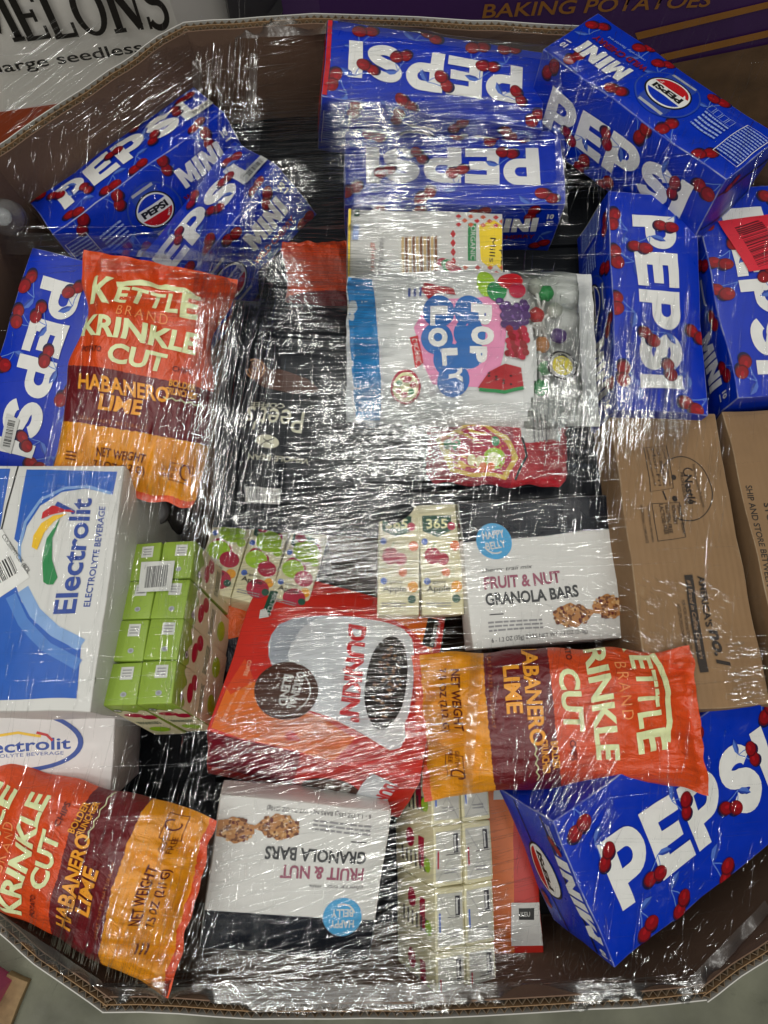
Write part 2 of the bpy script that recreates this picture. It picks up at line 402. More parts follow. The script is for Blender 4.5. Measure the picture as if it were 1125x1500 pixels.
def wear(m, amount=.5, tone=(.42, .45, .52, 1), scale=22):
    """scuffs and rubbed specks in the printed coat"""
    nt = m.node_tree; p = nt.nodes["Principled BSDF"]; src = p.inputs["Base Color"].links[0].from_socket
    tc = nt.nodes.new("ShaderNodeTexCoord"); n = nt.nodes.new("ShaderNodeTexNoise"); n.inputs["Scale"].default_value = scale; n.inputs["Detail"].default_value = 9; n.inputs["Roughness"].default_value = .72; n.inputs["Distortion"].default_value = .6
    nt.links.new(tc.outputs["Object"], n.inputs["Vector"])
    r = nt.nodes.new("ShaderNodeMapRange"); r.inputs[1].default_value = .60; r.inputs[2].default_value = .80; r.inputs[3].default_value = 0; r.inputs[4].default_value = amount; nt.links.new(n.outputs["Fac"], r.inputs[0])
    # board rubbed pale along its folded edges
    at_ = nt.nodes.new("ShaderNodeAttribute"); at_.attribute_name = 'edge'; re = nt.nodes.new("ShaderNodeMapRange"); re.inputs[1].default_value = .42; re.inputs[2].default_value = .60; re.inputs[3].default_value = .08; re.inputs[4].default_value = .75; nt.links.new(n.outputs["Fac"], re.inputs[0])
    me_ = nt.nodes.new("ShaderNodeMath"); me_.operation = 'MULTIPLY_ADD'; nt.links.new(at_.outputs["Fac"], me_.inputs[0]); nt.links.new(re.outputs[0], me_.inputs[1]); nt.links.new(r.outputs[0], me_.inputs[2]); me_.use_clamp = True
    mx = nt.nodes.new("ShaderNodeMix"); mx.data_type = 'RGBA'; mx.inputs[7].default_value = tone; nt.links.new(me_.outputs[0], mx.inputs[0]); nt.links.new(src, mx.inputs[6]); nt.links.new(mx.outputs[2], p.inputs["Base Color"])
    r2 = nt.nodes.new("ShaderNodeMapRange"); r2.inputs[1].default_value = .35; r2.inputs[2].default_value = .7; r2.inputs[3].default_value = p.inputs["Roughness"].default_value * .8; r2.inputs[4].default_value = p.inputs["Roughness"].default_value * 1.5; nt.links.new(n.outputs["Fac"], r2.inputs[0]); nt.links.new(r2.outputs[0], p.inputs["Roughness"])
def flutes(m):
    """faint lines of the fluting under a corrugated face"""
    nt = m.node_tree; p = nt.nodes["Principled BSDF"]; tc = nt.nodes.new("ShaderNodeTexCoord"); wv = nt.nodes.new("ShaderNodeTexWave"); wv.inputs["Scale"].default_value = 42; wv.inputs["Distortion"].default_value = .5; nt.links.new(tc.outputs["Object"], wv.inputs["Vector"])
    b = nt.nodes.new("ShaderNodeBump"); b.inputs["Strength"].default_value = .35; b.inputs["Distance"].default_value = .0008; nt.links.new(wv.outputs["Fac"], b.inputs["Height"])
    nt.links.new(p.inputs["Normal"].links[0].from_socket, b.inputs["Normal"]); nt.links.new(b.outputs[0], p.inputs["Normal"])
flutes(KRAFT); wear(BLUE, .22); wear(KRAFT, .5, (.42, .33, .22, 1), 16); wear(KRAFT_IN, .25, (.05, .035, .025, 1), 7); wear(BOARD_W, .35, (.42, .40, .36, 1), 12); wear(WHITE, .25, (.5, .5, .48, 1), 25)

# ------------------------------------------------------------------ floor and neighbouring bins
floor_m = mat("concrete", srgb(112, 113, 96), rough=0.55, var=0.40, vscale=7, bump=0.2, bscale=90, bdist=.002); wear(floor_m, .75, (.05, .05, .042, 1), 9)
fl = link_mesh("floor", [(-12, -10, 0), (12, -10, 0), (12, 14, 0), (-12, 14, 0)], [(0, 1, 2, 3)], floor_m, smooth=False); tag(fl, kind="structure")

def strip_prism(P, N, d0, d1, z0, z1, V, F, nz=1):
    """closed sheet following the wall line P (list of 2-D points, outward normals N) between the depths d0 and d1"""
    n = len(P); b = len(V)
    for (x, y), (nx, ny) in zip(P, N):
        for d in (d0, d1):
            for z in (z0, z1): V.append((x - nx * d, y - ny * d, z(x, y) if callable(z) else z))
    for i in range(n - 1):
        a = b + i * 4; c = a + 4
        F += [(a, c, c + 1, a + 1), (a + 2, a + 3, c + 3, c + 2), (a + 1, c + 1, c + 3, a + 3), (a, a + 2, c + 2, c)]
    F += [(b, b + 1, b + 3, b + 2), (b + n * 4 - 4, b + n * 4 - 2, b + n * 4 - 1, b + n * 4 - 3)]

RIM_Z = 0.95
OCT = [(-.270, .828), (.292, .815), (.548, .610), (.548, -.235), (.345, -.372), (-.300, -.384), (-.535, -.215), (-.522, .628)]
BULGE = [.013, .002, .008, .005, .010, .006, .008, .0]
def rim_z(x, y):
    return RIM_Z + 0.004 * noise.noise(Vector((x * 5, y * 5, 1))) + 0.004 * noise.noise(Vector((x * 17, y * 17, 3)))
root = empty("bulk_bin", Matrix.Translation((.015, .235, 0)))
tag(root, "big octagonal corrugated cardboard bin packed with groceries, white outside and brown inside", "bulk bin")
inv = Vector((-.015, -.235, 0))
liner_out = mat("bin_white_liner", srgb(190, 188, 182), rough=0.55, var=0.06, vscale=8)
for k in range(8):
    a, b = Vector(OCT[k]), Vector(OCT[(k + 1) % 8]); t = (b - a).normalized(); nrm = Vector((-t.y, t.x))
    if nrm.dot((a + b) / 2 - Vector((.015, .235))) < 0: nrm = -nrm
    P = []; n = 16
    for i in range(n + 1):
        s = i / n; q = a.lerp(b, s) + nrm * (BULGE[k] * math.sin(math.pi * s) + .003 * noise.noise(Vector((k * 3.1, s * 5, 0))))
        P.append((q.x + inv.x, q.y + inv.y))
    N = [(nrm.x, nrm.y)] * (n + 1)
    zf = lambda x, y: rim_z(x - inv.x, y - inv.y)
    V, F = [], []
    for d0, d1 in ((0, .0012), (.0074, .0084), (.0150, .0164)):
        strip_prism(P, N, d0, d1, 0.0, zf, V, F)
    fp = (n * 4 + 2)
    pan = link_mesh("wall_panel", V, F, [liner_out, KRAFT, KRAFT_IN], root, [i // fp for i in range(len(F))], smooth=False)
    V, F = [], []
    L = sum((Vector(P[i + 1]) - Vector(P[i])).length for i in range(n)); m = int(L / .0095)
    for lo, hi in ((.0012, .0074), (.0084, .0150)):
        bs = len(V)
        for i in range(2 * m + 1):
            s = i / (2 * m) * n; j = min(n - 1, int(s)); x, y = Vector(P[j]).lerp(Vector(P[j + 1]), s - j)
            d = lo + .0002 if i % 2 else hi - .0002; d += .0008 * noise.noise(Vector((x * 60, y * 60, lo * 900)))
            z = zf(x, y) - .0012
            V += [(x - nrm.x * d, y - nrm.y * d, z), (x - nrm.x * d, y - nrm.y * d, z - .09)]
        F += [(bs + 2 * i, bs + 2 * i + 2, bs + 2 * i + 3, bs + 2 * i + 1) for i in range(2 * m)]
    co = link_mesh("corrugated_core", V, F, mat("flute_paper", srgb(128, 110, 88), rough=.8, var=.25, vscale=40), pan, smooth=False)
    sm = co.modifiers.new("paper", 'SOLIDIFY'); sm.thickness = .0006
# the layer of packed goods below is out of sight: a flat liner sheet carries the top layer
V = [(x * .965 + .0005, y * .965 + .008, .66) for x, y in OCT] + [(x * .965 + .0005, y * .965 + .008, .652) for x, y in OCT]
sheet = link_mesh("layer_sheet", V, [tuple(range(8))[::-1], tuple(range(8, 16))] + [(i, (i + 1) % 8, (i + 1) % 8 + 8, i + 8) for i in range(8)], KRAFT_IN, smooth=False)
tag(sheet, "dark brown liner sheet glimpsed in the gaps under the groceries", "liner sheet")

def far_bin(name, label, p0, p1, z1, back, m, seed):
    """an octagonal bin behind: its front panel runs from p0 to p1, the next panels turn away"""
    a, b = Vector(p0), Vector(p1); t = (b - a).normalized(); nb = Vector((-t.y, t.x))
    pts = [a + nb * back - t * .2, a - t * .2 + nb * .2, a, b, b + t * .2 + nb * .2, b + t * .2 + nb * back]
    Z = lambda: None
    root = empty(name, Matrix.Translation((*((a + b) / 2), 0))); o = (a + b) / 2
    tag(root, label, "bulk bin")
    V, F = [], []
    n = len(pts)
    for d in (0, .014):
        for p in pts:
            q = p + (o + nb * back * .5 - p).normalized() * d - o
            V += [(q.x, q.y, 0), (q.x, q.y, z1)]
    for i in range(n - 1):
        A = 2 * i; B = 2 * n + 2 * i
        F += [(A, A + 2, A + 3, A + 1), (B, B + 1, B + 3, B + 2), (A + 1, A + 3, B + 3, B + 1)]
    link_mesh("bin_wall", V, F, m, root, smooth=False)
    U = Vector((t.x, t.y, 0))
    pr = Print(Vector((o.x, o.y, 0)), U, (0, 0, 1), lambda u, v, e: Vector((t.x * u - nb.x * e, t.y * u - nb.y * e, v)), cell=.3, base=.001, step=.0006)
    return root, pr

def slab_word(pr, s, a, b, hpx, m):
    """slab-serif capitals, stems and bars stroked one by one"""
    G = {'M': (1.15, [[(.16, 0), (.16, 1)], [(.99, 0), (.99, 1)]], [[(.2, .95), (.56, .2)], [(.56, .2), (.95, .95)]], [(.16, 0), (.99, 0), (.16, 1), (.99, 1)]),
         'E': (.80, [[(.18, 0), (.18, 1)]], [[(.05, .045), (.74, .045)], [(.05, .955), (.72, .955)], [(.2, .5), (.55, .5)], [(.70, 0), (.70, .28)], [(.68, 1), (.68, .74)], [(.55, .38), (.55, .62)]], []),
         'L': (.76, [[(.18, 0), (.18, 1)]], [[(.05, .045), (.70, .045)], [(.67, 0), (.67, .30)]], [(.18, 1)]),
         'N': (.98, [[(.18, 0), (.18, 1)], [(.20, .96), (.78, .05)]], [[(.80, 0), (.80, 1)]], [(.18, 0), (.16, 1), (.80, 1)]),
         'O': (.98, [], [], []), 'S': (.72, [], [], [])}
    (x0, y0), (x1, y1) = pr.at(*a), pr.at(*b); sc = math.hypot(x1 - x0, y1 - y0) / math.hypot(b[0] - a[0], b[1] - a[1]); h = hpx
    adv = sum(G[c][0] for c in s); x = 0
    for c in s:
        wd, thick, thin, serif = G[c]; parts = [stroke_poly(p, .20) for p in thick] + [stroke_poly(p, .09) for p in thin] + [stroke_poly([(p[0] - .17, min(max(p[1], .045), .955)), (p[0] + .17, min(max(p[1], .045), .955))], .09) for p in serif]
        if c == 'O':
            P = arc(.49, .5, .45, .52, 0, 360, 30)[:-1]; H = arc(.49, .5, .27, .43, 0, 360, 30)[:-1]; parts.append(tess([P, H[::-1]]))
        if c == 'S':
            parts.append(stroke_poly(arc(.36, .74, .235, .215, 25, 270, 16) + arc(.36, .27, .25, .255, 90, -155, 16)[1:], .14)); parts += [stroke_poly([(.62, .74), (.62, .98)], .08), stroke_poly([(.08, .02), (.08, .27)], .08)]
        for V, T in parts: pr.fit((V + [x, 0]) / [adv, 1], T, x0, y0, x1, y1, h, m)
        x += wd

melon_m = mat("melon_board", srgb(240, 236, 230), rough=0.5, var=0.04, vscale=6)
pA, pB = at(-420, 120, .50), at(300, 20, .62)
d = Vector((math.cos(R(12)), math.sin(R(12)))); b2 = Vector((-.39, 1.16))
r_, pr = far_bin("melon_bin", "white melon bin with black lettering over an orange band, standing behind at the left", tuple(b2 - d * .9), tuple(b2), .95, .9, melon_m, 1)
pr.pxpoly([(-250, 199), (120, 146), (120, 420), (-250, 420)], ink("orange_red_band", 176, 72, 36))
slab_word(pr, "MELONS", (-22, 64), (252, 27), .112, ink("bin_lettering", 30, 26, 26))
pr.pxtext("large seedless", (2, 99), (210, 68), 27, MATS["bin_lettering"], bold=.012)
pr.build("bin_print", r_)

purple = mat("purple_board", srgb(72, 38, 98), rough=0.45, var=0.10, vscale=4)
ochre = ink("ochre_ink", 168, 112, 52)
d = Vector((math.cos(R(5)), math.sin(R(5)))); b2 = Vector((-.12, 1.17))
r_, pr = far_bin("potato_bin", "purple potato bin with ochre lettering and slanted ochre stripes, standing behind at the right", tuple(b2), tuple(b2 + d * 1.35), .95, .9, purple, 2)
pr.pxtext("BAKING POTATOES", (706, 26), (1037, 9), 25, ochre, bold=.016)
pr.pxpoly([(930, 47), (1180, -12), (1180, -3), (934, 57)], ochre); pr.pxpoly([(968, 78), (1180, 30), (1180, 40), (962, 90)], ochre)
pr.pxpoly([(880, 112), (1200, 48), (1200, 420), (880, 420)], mat("scuffed_kraft", srgb(112, 84, 60), rough=.8, var=.35, vscale=14))
pr.build("bin_print", r_)

# dark wrapped stack in the gap between the two bins, with a yellow wooden batten
bx = Box("wrapped_stack", "dark grey wrapped stack standing in the gap between the melon and potato bins", "stack", (Vector((-.235, 1.34, .93)), Matrix.Rotation(R(8), 3, 'Z')), (.17, .2, .93), mat("dark_wrap", srgb(52, 50, 56), rough=.3, var=.2, vscale=12), bulge=.006, dent=.006, body='stack_body')
f = bx.face('front', cell=.05); f.pxpoly([(386, 20), (412, -12), (424, -4), (398, 30)], DGREY); f.pxline([(396, 24), (414, -2)], .006, GREY); f.pxline([(402, 26), (418, 2)], .004, GREY); f.build("sticker", bx.root)
bt = Box("wooden_batten", "yellow wooden batten upright beside the dark wrapped stack", "batten", (Vector((-.150, 1.32, .93)), Matrix.Rotation(R(4), 3, 'Z')), (.022, .03, .93), mat("yellow_wood", srgb(176, 140, 78), rough=.7, var=.2, vscale=30), bulge=0, dent=.001, body='batten_body', n=(2, 2, 10))
# pink carton and a loose board on the floor at the near left
pk = Box("pink_carton", "pink carton on the floor outside the near left corner of the bin", "carton", (at(-78, 1468, .10), Matrix.Rotation(R(-28), 3, 'Z')), (.16, .11, .10), mat("pink_board", srgb(206, 84, 128), rough=.5), body='carton_body')
wb = Box("loose_board", "short splintered wooden board on the floor at the near left", "board", (at(2, 1488, .02), Matrix.Rotation(R(70), 3, 'Z')), (.16, .05, .02), mat("raw_wood", srgb(150, 124, 88), rough=.8, var=.3, vscale=40), bulge=0, dent=.002, body='board_body', n=(8, 3, 1))

# ------------------------------------------------------------------ cola cartons
def cherry(p, x, y, s, rot, leaf=True):
    c, q = math.cos(R(rot)), math.sin(R(rot)); f = lambda a, b: (x + (a * c - b * q) * s, y + (a * q + b * c) * s); k0 = p.k
    if leaf:
        p.line([f(-.55, .2), f(-.1, 1.0), f(.15, 1.7)], s * .09, STEM); p.line([f(.6, .1), f(.45, 1.0), f(.15, 1.7)], s * .09, STEM)
        p.poly([f(.15, 1.7), f(.5, 2.15), f(1.1, 2.35), f(1.75, 2.1), f(1.3, 1.75), f(.7, 1.6)], LEAF)
        p.poly([f(.15, 1.7), f(1.75, 2.1), f(1.3, 1.75), f(.7, 1.6)], LEAF2)
    for a, b, r in ((-.55, -.30, .70), (.50, .10, .74)):
        p.ell(*f(a - .16, b - .20), s * r * 1.0, s * r * .92, NAVY, n=18)
    for a, b, r in ((-.55, -.30, .70), (.50, .10, .74)):
        p.ell(*f(a, b), s * r * 1.04, s * r * .92, CHERRY3, n=20, rot=rot + 20); p.ell(*f(a + .05, b + .05), s * r * .90, s * r * .78, CHERRY, n=18, rot=rot + 20)
        p.ell(*f(a + .12, b + .18), s * r * .42, s * r * .24, CHERRY2, n=12, rot=rot + 30)
    p.k = k0
CHL = 14      # print layers one cherry pair takes

def big_face(p, L, W, seed, span=(-.39, .40), h=.47):
    rnd = random.Random(seed)
    for u, v in ((-.44, .36), (-.16, -.40), (.12, .42), (.36, -.40), (-.34, -.42), (.44, .30), (.02, -.44)):
        cherry(p, (u + rnd.uniform(-.03, .03)) * L, (v + rnd.uniform(-.03, .03)) * W, .0128, rnd.uniform(-60, 60))
    p.k += CHL
    p.word("PEPSI", span[0] * L, -h / 2 * W, span[1] * L, -h / 2 * W, h * W, WHITE)
    for u, v in ((-.24, -.16), (-.03, .10), (.17, -.12), (.33, .10), (-.36, .14)):
        if rnd.random() < .8: cherry(p, (u + rnd.uniform(-.02, .02)) * L, v * W, .0118, rnd.uniform(-80, 80))

def mini_face(p, L, W, seed, full=True):
    rnd = random.Random(seed + 50)
    for u, v in ((.44, -.30), (.36, .36), (.12, .40), (.10, -.38), (-.16, .38), (-.20, -.40), (-.36, .40), (.22, -.42)):
        cherry(p, u * L, v * W, .0122, rnd.uniform(-70, 70))
    p.k += CHL
    p.ell(-.04 * L, 0, .36 * W, .36 * W, LEAF2, n=40); p.ell(-.04 * L, 0, .34 * W, .34 * W, BLUE, n=40)
    p.word("MINI", .145 * L, 0, .40 * L, 0, .27 * W, WHITE)
    p.text("WILD CHERRY", .11 * L, -.17 * W, .40 * L, -.17 * W, .10 * W, REDTEXT, bold=.03)
    p.text("naturally flavored", .16 * L, -.27 * W, .36 * L, -.27 * W, .045 * W, PALE)
    # the can emblem
    cx = -.04 * L; r = .235 * W
    p.rect(cx, 0, 1.55 * r, 2.5 * r, LEAF2); p.rect(cx, 1.25 * r, 1.35 * r, .16 * r, SILVER); p.rect(cx, -1.25 * r, 1.35 * r, .16 * r, SILVER)
    p.ell(cx, 0, r * 1.12, r * 1.0, BLACK, n=40); p.ell(cx, 0, r * 1.04, r * .92, WHITE, n=40)
    p.poly([(cx + a, b) for a, b in arc(0, 0, r * .96, r * .84, 198, 342, 20)], RED); p.poly([(cx + a, b) for a, b in arc(0, 0, r * .96, r * .84, 25, 155, 20)], BLUE)
    p.text("PEPSI", cx - r * .78, -.16 * r, cx + r * .78, -.16 * r, .40 * r, BLACK, bold=.05)
    # small print
    p.text("10", .435 * L, .25 * W, .465 * L, .25 * W, .09 * W, WHITE, bold=.04); p.small(.452 * L, .20 * W, .03 * L, .05 * W, 1, WHITE, seed=seed)
    p.small(-.27 * L, .02 * W, .13 * L, .30 * W, 5, PALE, seed=seed + 1)
    for k in range(4): p.line([(-.33 * L + k * .034 * L + a, -.26 * W + b) for a, b in ((0, 0), (.026 * L, 0), (.026 * L, .12 * W), (0, .12 * W))], .0008, PALE, closed=True)
    p.line([(-.485 * L, -.33 * W), (-.37 * L, -.33 * W), (-.37 * L, .30 * W), (-.485 * L, .30 * W)], .001, WHITE, closed=True)
    p.small(-.427 * L, -.02 * W, .105 * L, .58 * W, 12, PALE, seed=seed + 2)

def cola(key, label, top='pepsi', seed=1, faces=(), span=(-.39, .40), h=.47, dent=.0021):
    loc, rot, dims = POSES[key]
    b = Box("soda_carton", label, "soda carton", (loc, rot), dims, BLUE, bulge=.004, dent=dent, group="blue cherry soda cartons packed in the bin", seed=seed)
    p = b.face('top'); (mini_face if top == 'mini' else big_face)(p, dims[0], dims[1], seed, **({} if top == 'mini' else dict(span=span, h=h)))
    if key == "C1": p.rect(.488 * dims[0], 0, .020 * dims[0], dims[1] * .97, RED)
    p.build("front_print", b.root)
    for f, kind in faces:
        p = b.face(f); l, w_ = (dims[0], dims[2]) if f in ('front', 'back') else (dims[1], dims[2])
        if kind == 'mini': mini_face(p, l, w_, seed + 1); p.build("side_print", b.root)
        elif kind == 'pepsi': big_face(p, l, w_, seed + 2); p.build("side_print", b.root)
        else:
            p.rect(0, .27 * w_, l * .96, .004, NAVY); p.rect(0, -.2 * w_, l * .96, .003, NAVY)
            if kind == 'red': p.rect(0, 0, l * .97, w_ * .97, RED)
            cherry(p, -.3 * l, .35 * w_, .009, 20); cherry(p, .28 * l, -.36 * w_, .009, -30)
            if kind == 'end':
                p.word("MINI", .36 * l, .46 * w_, -.22 * l, .46 * w_, .21 * w_, WHITE); p.text("10", .46 * l, .44 * w_, .41 * l, .44 * w_, .09 * w_, WHITE, bold=.04)
                r = .24 * w_; p.ell(0, -.12 * w_, 1.3 * r, r, BLACK); p.ell(0, -.12 * w_, 1.2 * r, .92 * r, WHITE); p.poly([(a, b_ - .12 * w_) for a, b_ in arc(0, 0, 1.1 * r, .84 * r, 198, 342, 20)], RED)
                p.text("PEPSI", .9 * r, -.06 * w_, -.9 * r, -.06 * w_, .4 * r, BLACK, bold=.05)
                p.small(-.34 * l, .36 * w_, .2 * l, .09 * w_, 2, WHITE, seed=seed)
            p.build("end_flap", b.root)
    return b

cola('C1', "upside-down blue soda carton against the far rim, red strip at its left end", seed=1, faces=(('front', 'mini'), ('right', 'red'), ('back', 'mini')), dent=.002)
cola('C2', "upside-down blue soda carton in front of the far rim carton, behind the pancake box", seed=2, faces=(('back', 'mini'), ('front', 'mini'), ('left', 'plain')))
cola('C3', "blue soda carton tipped over the far right corner, nutrition panel showing on top", top='mini', seed=3, faces=(('back', 'pepsi'), ('left', 'plain'), ('front', 'pepsi')))
c4 = cola('C4', "blue soda carton with its word reading downward, left of the one with the red sticker", seed=4, faces=(('front', 'mini'), ('left', 'plain')))
c5 = cola('C5', "blue soda carton at the right edge with a red barcode sticker over its first letter", seed=5, faces=(('front', 'mini'), ('left', 'plain')))
c6 = cola('C6', "large blue soda carton slanting at the near right corner under the orange chip bag", seed=6, faces=(('left', 'end'), ('front', 'mini')), h=.45)
c7 = cola('C7', "blue soda carton between the left bin wall and the upright orange chip bag", seed=7, faces=(('front', 'mini'), ('left', 'plain')))
c8 = cola('C8', "upper of two leaning blue soda cartons, against the far left wall", seed=8, faces=(('front', 'mini'), ('left', 'plain'), ('right', 'plain')))
c9 = cola('C9', "lower of two leaning blue soda cartons at far left, half under the upright chip bag", seed=9, faces=(('front', 'mini'), ('right', 'plain'), ('left', 'plain')))

def sticker(b, name, quad, m, face='top', barcode=True, lift=.0030, txt=None, bm=None, inset=.8):
    p = b.face(face, base=lift); q = [p.at(*k) for k in quad]; p.poly(q, m)
    cx, cy = sum(a for a, _ in q) / 4, sum(c for _, c in q) / 4; ux, uy = q[1][0] - q[0][0], q[1][1] - q[0][1]; l = math.hypot(ux, uy); h = math.hypot(q[3][0] - q[0][0], q[3][1] - q[0][1])
    if barcode: p.bars(cx, cy, l * inset, h * .55, bm or BLACK, rot=math.degrees(math.atan2(uy, ux)), seed=int(l * 9999))
    o = p.build(name, b.root); return o
sticker(c5, "barcode_sticker", [(1092, 402), (1052, 327), (1125, 316), (1165, 392)], ink("red_sticker", 214, 40, 58), bm=ink("sticker_bars", 90, 10, 24), lift=.0030)
sticker(c7, "barcode_label", [(2, 655), (14, 607), (32, 616), (18, 666)], OFFW)
sticker(c9, "barcode_label", [(354, 262), (384, 228), (395, 236), (364, 271)], OFFW, lift=.0030)
sticker(c8, "barcode_label", [(280, 168), (312, 144), (318, 151), (286, 175)], OFFW)

# ------------------------------------------------------------------ electrolyte drink carton
loc, rot, dims = POSES['EL']
el = Box("drink_carton", "white and blue electrolyte drink carton with a rainbow leaf logo at the left edge", "drink carton", (loc, rot), dims, BOARD_W, bulge=.003, dent=.0015, seed=21)
p = el.face('top')
p.pxpoly([(40, 688), (172, 690), (166, 724), (128, 716), (92, 722), (60, 742), (40, 772), (32, 800), (22, 790)], EBLUE)
p.pxpoly([(-120, 690), (16, 688), (0, 780), (-8, 842), (-140, 842)], EBLUE)
p.pxpoly([(-190, 850), (22, 846), (34, 880), (60, 910), (90, 930), (121, 941), (113, 1025), (-190, 1027)], EBLUE)
def ring(pts, w_, m): p.line([p.at(*k) for k in pts], w_, m)
ring([(163, 722), (130, 713), (96, 716), (62, 732), (38, 766), (30, 800), (32, 838)], .0035, ELIGHT)
ring([(36, 862), (54, 896), (82, 924), (121, 947)], .013, ELIGHT)
ring([(18, 872), (36, 910), (70, 950), (117, 976)], .012, ink("mid_sky_ink", 78, 128, 200))
p.pxline([(28, 682), (3, 776), (-30, 1040)], .0016, BLACK)
p.pxtext("Electrolit", (112, 899), (138, 731), 32, ENAVY, bold=.022)
p.pxtext("ELECTROLYTE BEVERAGE", (132, 890), (156, 742), 9, ENAVY, bold=.01)
def leafpx(pts, m): p.pxpoly(pts, m)
leafpx([(62, 762), (64, 752), (78, 742), (98, 744), (112, 752), (96, 751), (76, 756)], RED)
leafpx([(48, 802), (50, 786), (62, 768), (80, 757), (100, 754), (80, 766), (66, 782), (56, 806)], YEL)
leafpx([(66, 852), (64, 820), (70, 790), (90, 760), (78, 790), (78, 820), (86, 846), (80, 856), (72, 856)], GREEN)
leafpx([(82, 742), (86, 736), (94, 740), (110, 748), (96, 748)], ENAVY)
p.pxpoly([(-40, 800), (4, 776), (46, 845), (-4, 880), (-40, 880)], WHITE)
x, y = p.at(-6, 845); p.bars(x, y, .05, .022, BLACK, rot=35, seed=4); p.pxtext("CSX200MYC2F (BDL", (2, 788), (42, 842), 7, BLACK)
p.build("top_print", el.root)
el2 = Box("drink_carton", "lower drink carton whose pinkish end with an oval blue logo sticks out toward the viewer", "drink carton", pose_px(30, 1086, .96, -3, 6, 3), (.205, .125, .12), ink('pinkish_board', 218, 214, 212), bulge=.003, dent=.0015, seed=22)
p = el2.face('top'); p.base = .0006
(x0, y0) = p.at(40, 1084); k = .11
p.ell(x0 - .012, y0, .074, .034, ENAVY, n=40); p.ell(x0 - .014, y0, .070, .030, ink("pinkish_board", 218, 214, 212), n=40)
p.pxtext("Electrolit", (-34, 1104), (104, 1096), 18, ENAVY, bold=.02); p.pxtext("ELECTROLYTE BEVERAGE", (-36, 1110), (94, 1104), 5, ENAVY)
p.pxline([(0, 1076), (30, 1072), (62, 1078)], .003, YEL); p.pxline([(56, 1072), (70, 1076), (78, 1084)], .003, RED); p.build("front_print", el2.root)
p = el.face('right'); p.pxtext("1175", (131, 1036), (142, 994), 9, BLACK, bold=-.01); p.build("handwriting", el.root)
# the top is closed by two flaps meeting at a seam
# ------------------------------------------------------------------ juice box packs
def juice_boxes(parent_M, root, cols, rows, sx, sy, T, art, seed, gap=.0012):
    for i in range(cols):
        for j in range(rows):
            c = Vector(((i - (cols - 1) / 2) * sx, (j - (rows - 1) / 2) * sy, 0)); rnd = random.Random(seed * 100 + i * 9 + j)
            M = parent_M @ Matrix.Translation(c + Vector((0, 0, T + rnd.uniform(-.003, .001))))
            M = M @ Matrix.Rotation(R(rnd.uniform(-2, 2)), 4, 'Z') @ Matrix.Rotation(R(rnd.uniform(-2.5, 2.5)), 4, 'X')
            art(M, root, (sx - gap, sy - gap, T), i, j, seed + i * 7 + j)

class SubBox(Box):
    """a box that is a part of another thing"""
    def __init__(s, name, M, parent, dims, m, **k):
        Box.__init__(s, "tmp", None, None, (M.translation, M.to_3x3()), dims, m, body=name, n=(5, 5, 5), **k)
        tmp = s.root; s.body.parent = parent; s.body.matrix_local = parent.matrix_world.inverted() @ s.M
        bpy.data.objects.remove(tmp); s.root = s.body

def green_box(M, root, dims, i, j, seed):
    b = SubBox("juice_box", M, root, dims, LIMEB, bulge=.001, dent=.0006, seed=seed); sx, sy, T = dims
    p = b.face('top'); p.rect(.004, .011, .014, .014, OFFW); p.small(.004, .011, .010, .010, 3, GREY, seed=seed); p.ell(.004, -.012, .0035, .0028, SILVER, n=14); p.ell(.004, -.012, .0022, .0018, GREY, n=12)
    p.build("straw_label", b.root)
    for f, l in (('front', sx), ('right', sy)):
        if (f == 'front' and j) or (f == 'right' and i == 0): continue
        p = b.face(f); h = T / 2
        p.poly([(-l / 2 * .99, -h * .99), (l / 2 * .99, -h * .99)] + [(l / 2 * .99 - l * .99 * k / 10, h * .62 + .005 * math.sin(k * 1.3)) for k in range(11)], CREAM)
        p.ell(-.002, h * .40, .011, .008, RASP, n=16); p.ell(.012, h * .25, .009, .009, RASP, n=16); p.ell(-.011, h * .70, .0045, .0045, BLACK, n=16); p.ell(-.011, h * .70, .0038, .0038, OFFW, n=16); p.ell(-.011, h * .70, .002, .002, BLACK, n=12)
        p.small(0, -.1 * h, l * .7, .012, 3, DGREEN, seed=seed); p.ell(0, -.55 * h, .012, .012, LIME, n=16); p.build("box_print", b.root)
loc, rot, dims = POSES['JG']
M = Matrix.Translation(loc) @ Matrix(rot).to_4x4() @ Matrix.Translation((0, 0, -dims[2]))
jg = empty("juice_box_pack", M); tag(jg, "pack of eight lime green juice boxes with white straw labels, beside the drink carton", "juice pack", "juice box multipacks")
juice_boxes(M, jg, 2, 4, .040, .047, .135, green_box, 31)
p = Print(M @ Vector((0, 0, .136)), Matrix(rot) @ Vector((1, 0, 0)), Matrix(rot) @ Vector((0, 1, 0)), lambda u, v, e: Vector((u, v, .1372 + e)))
q = [p.at(*k) for k in ((203, 868), (208, 824), (257, 822), (251, 866))]; p.poly(q, OFFW); x, y = p.at(230, 845); p.bars(x, y, .026, .026, DGREY, rot=2, seed=8); p.build("barcode_label", jg)

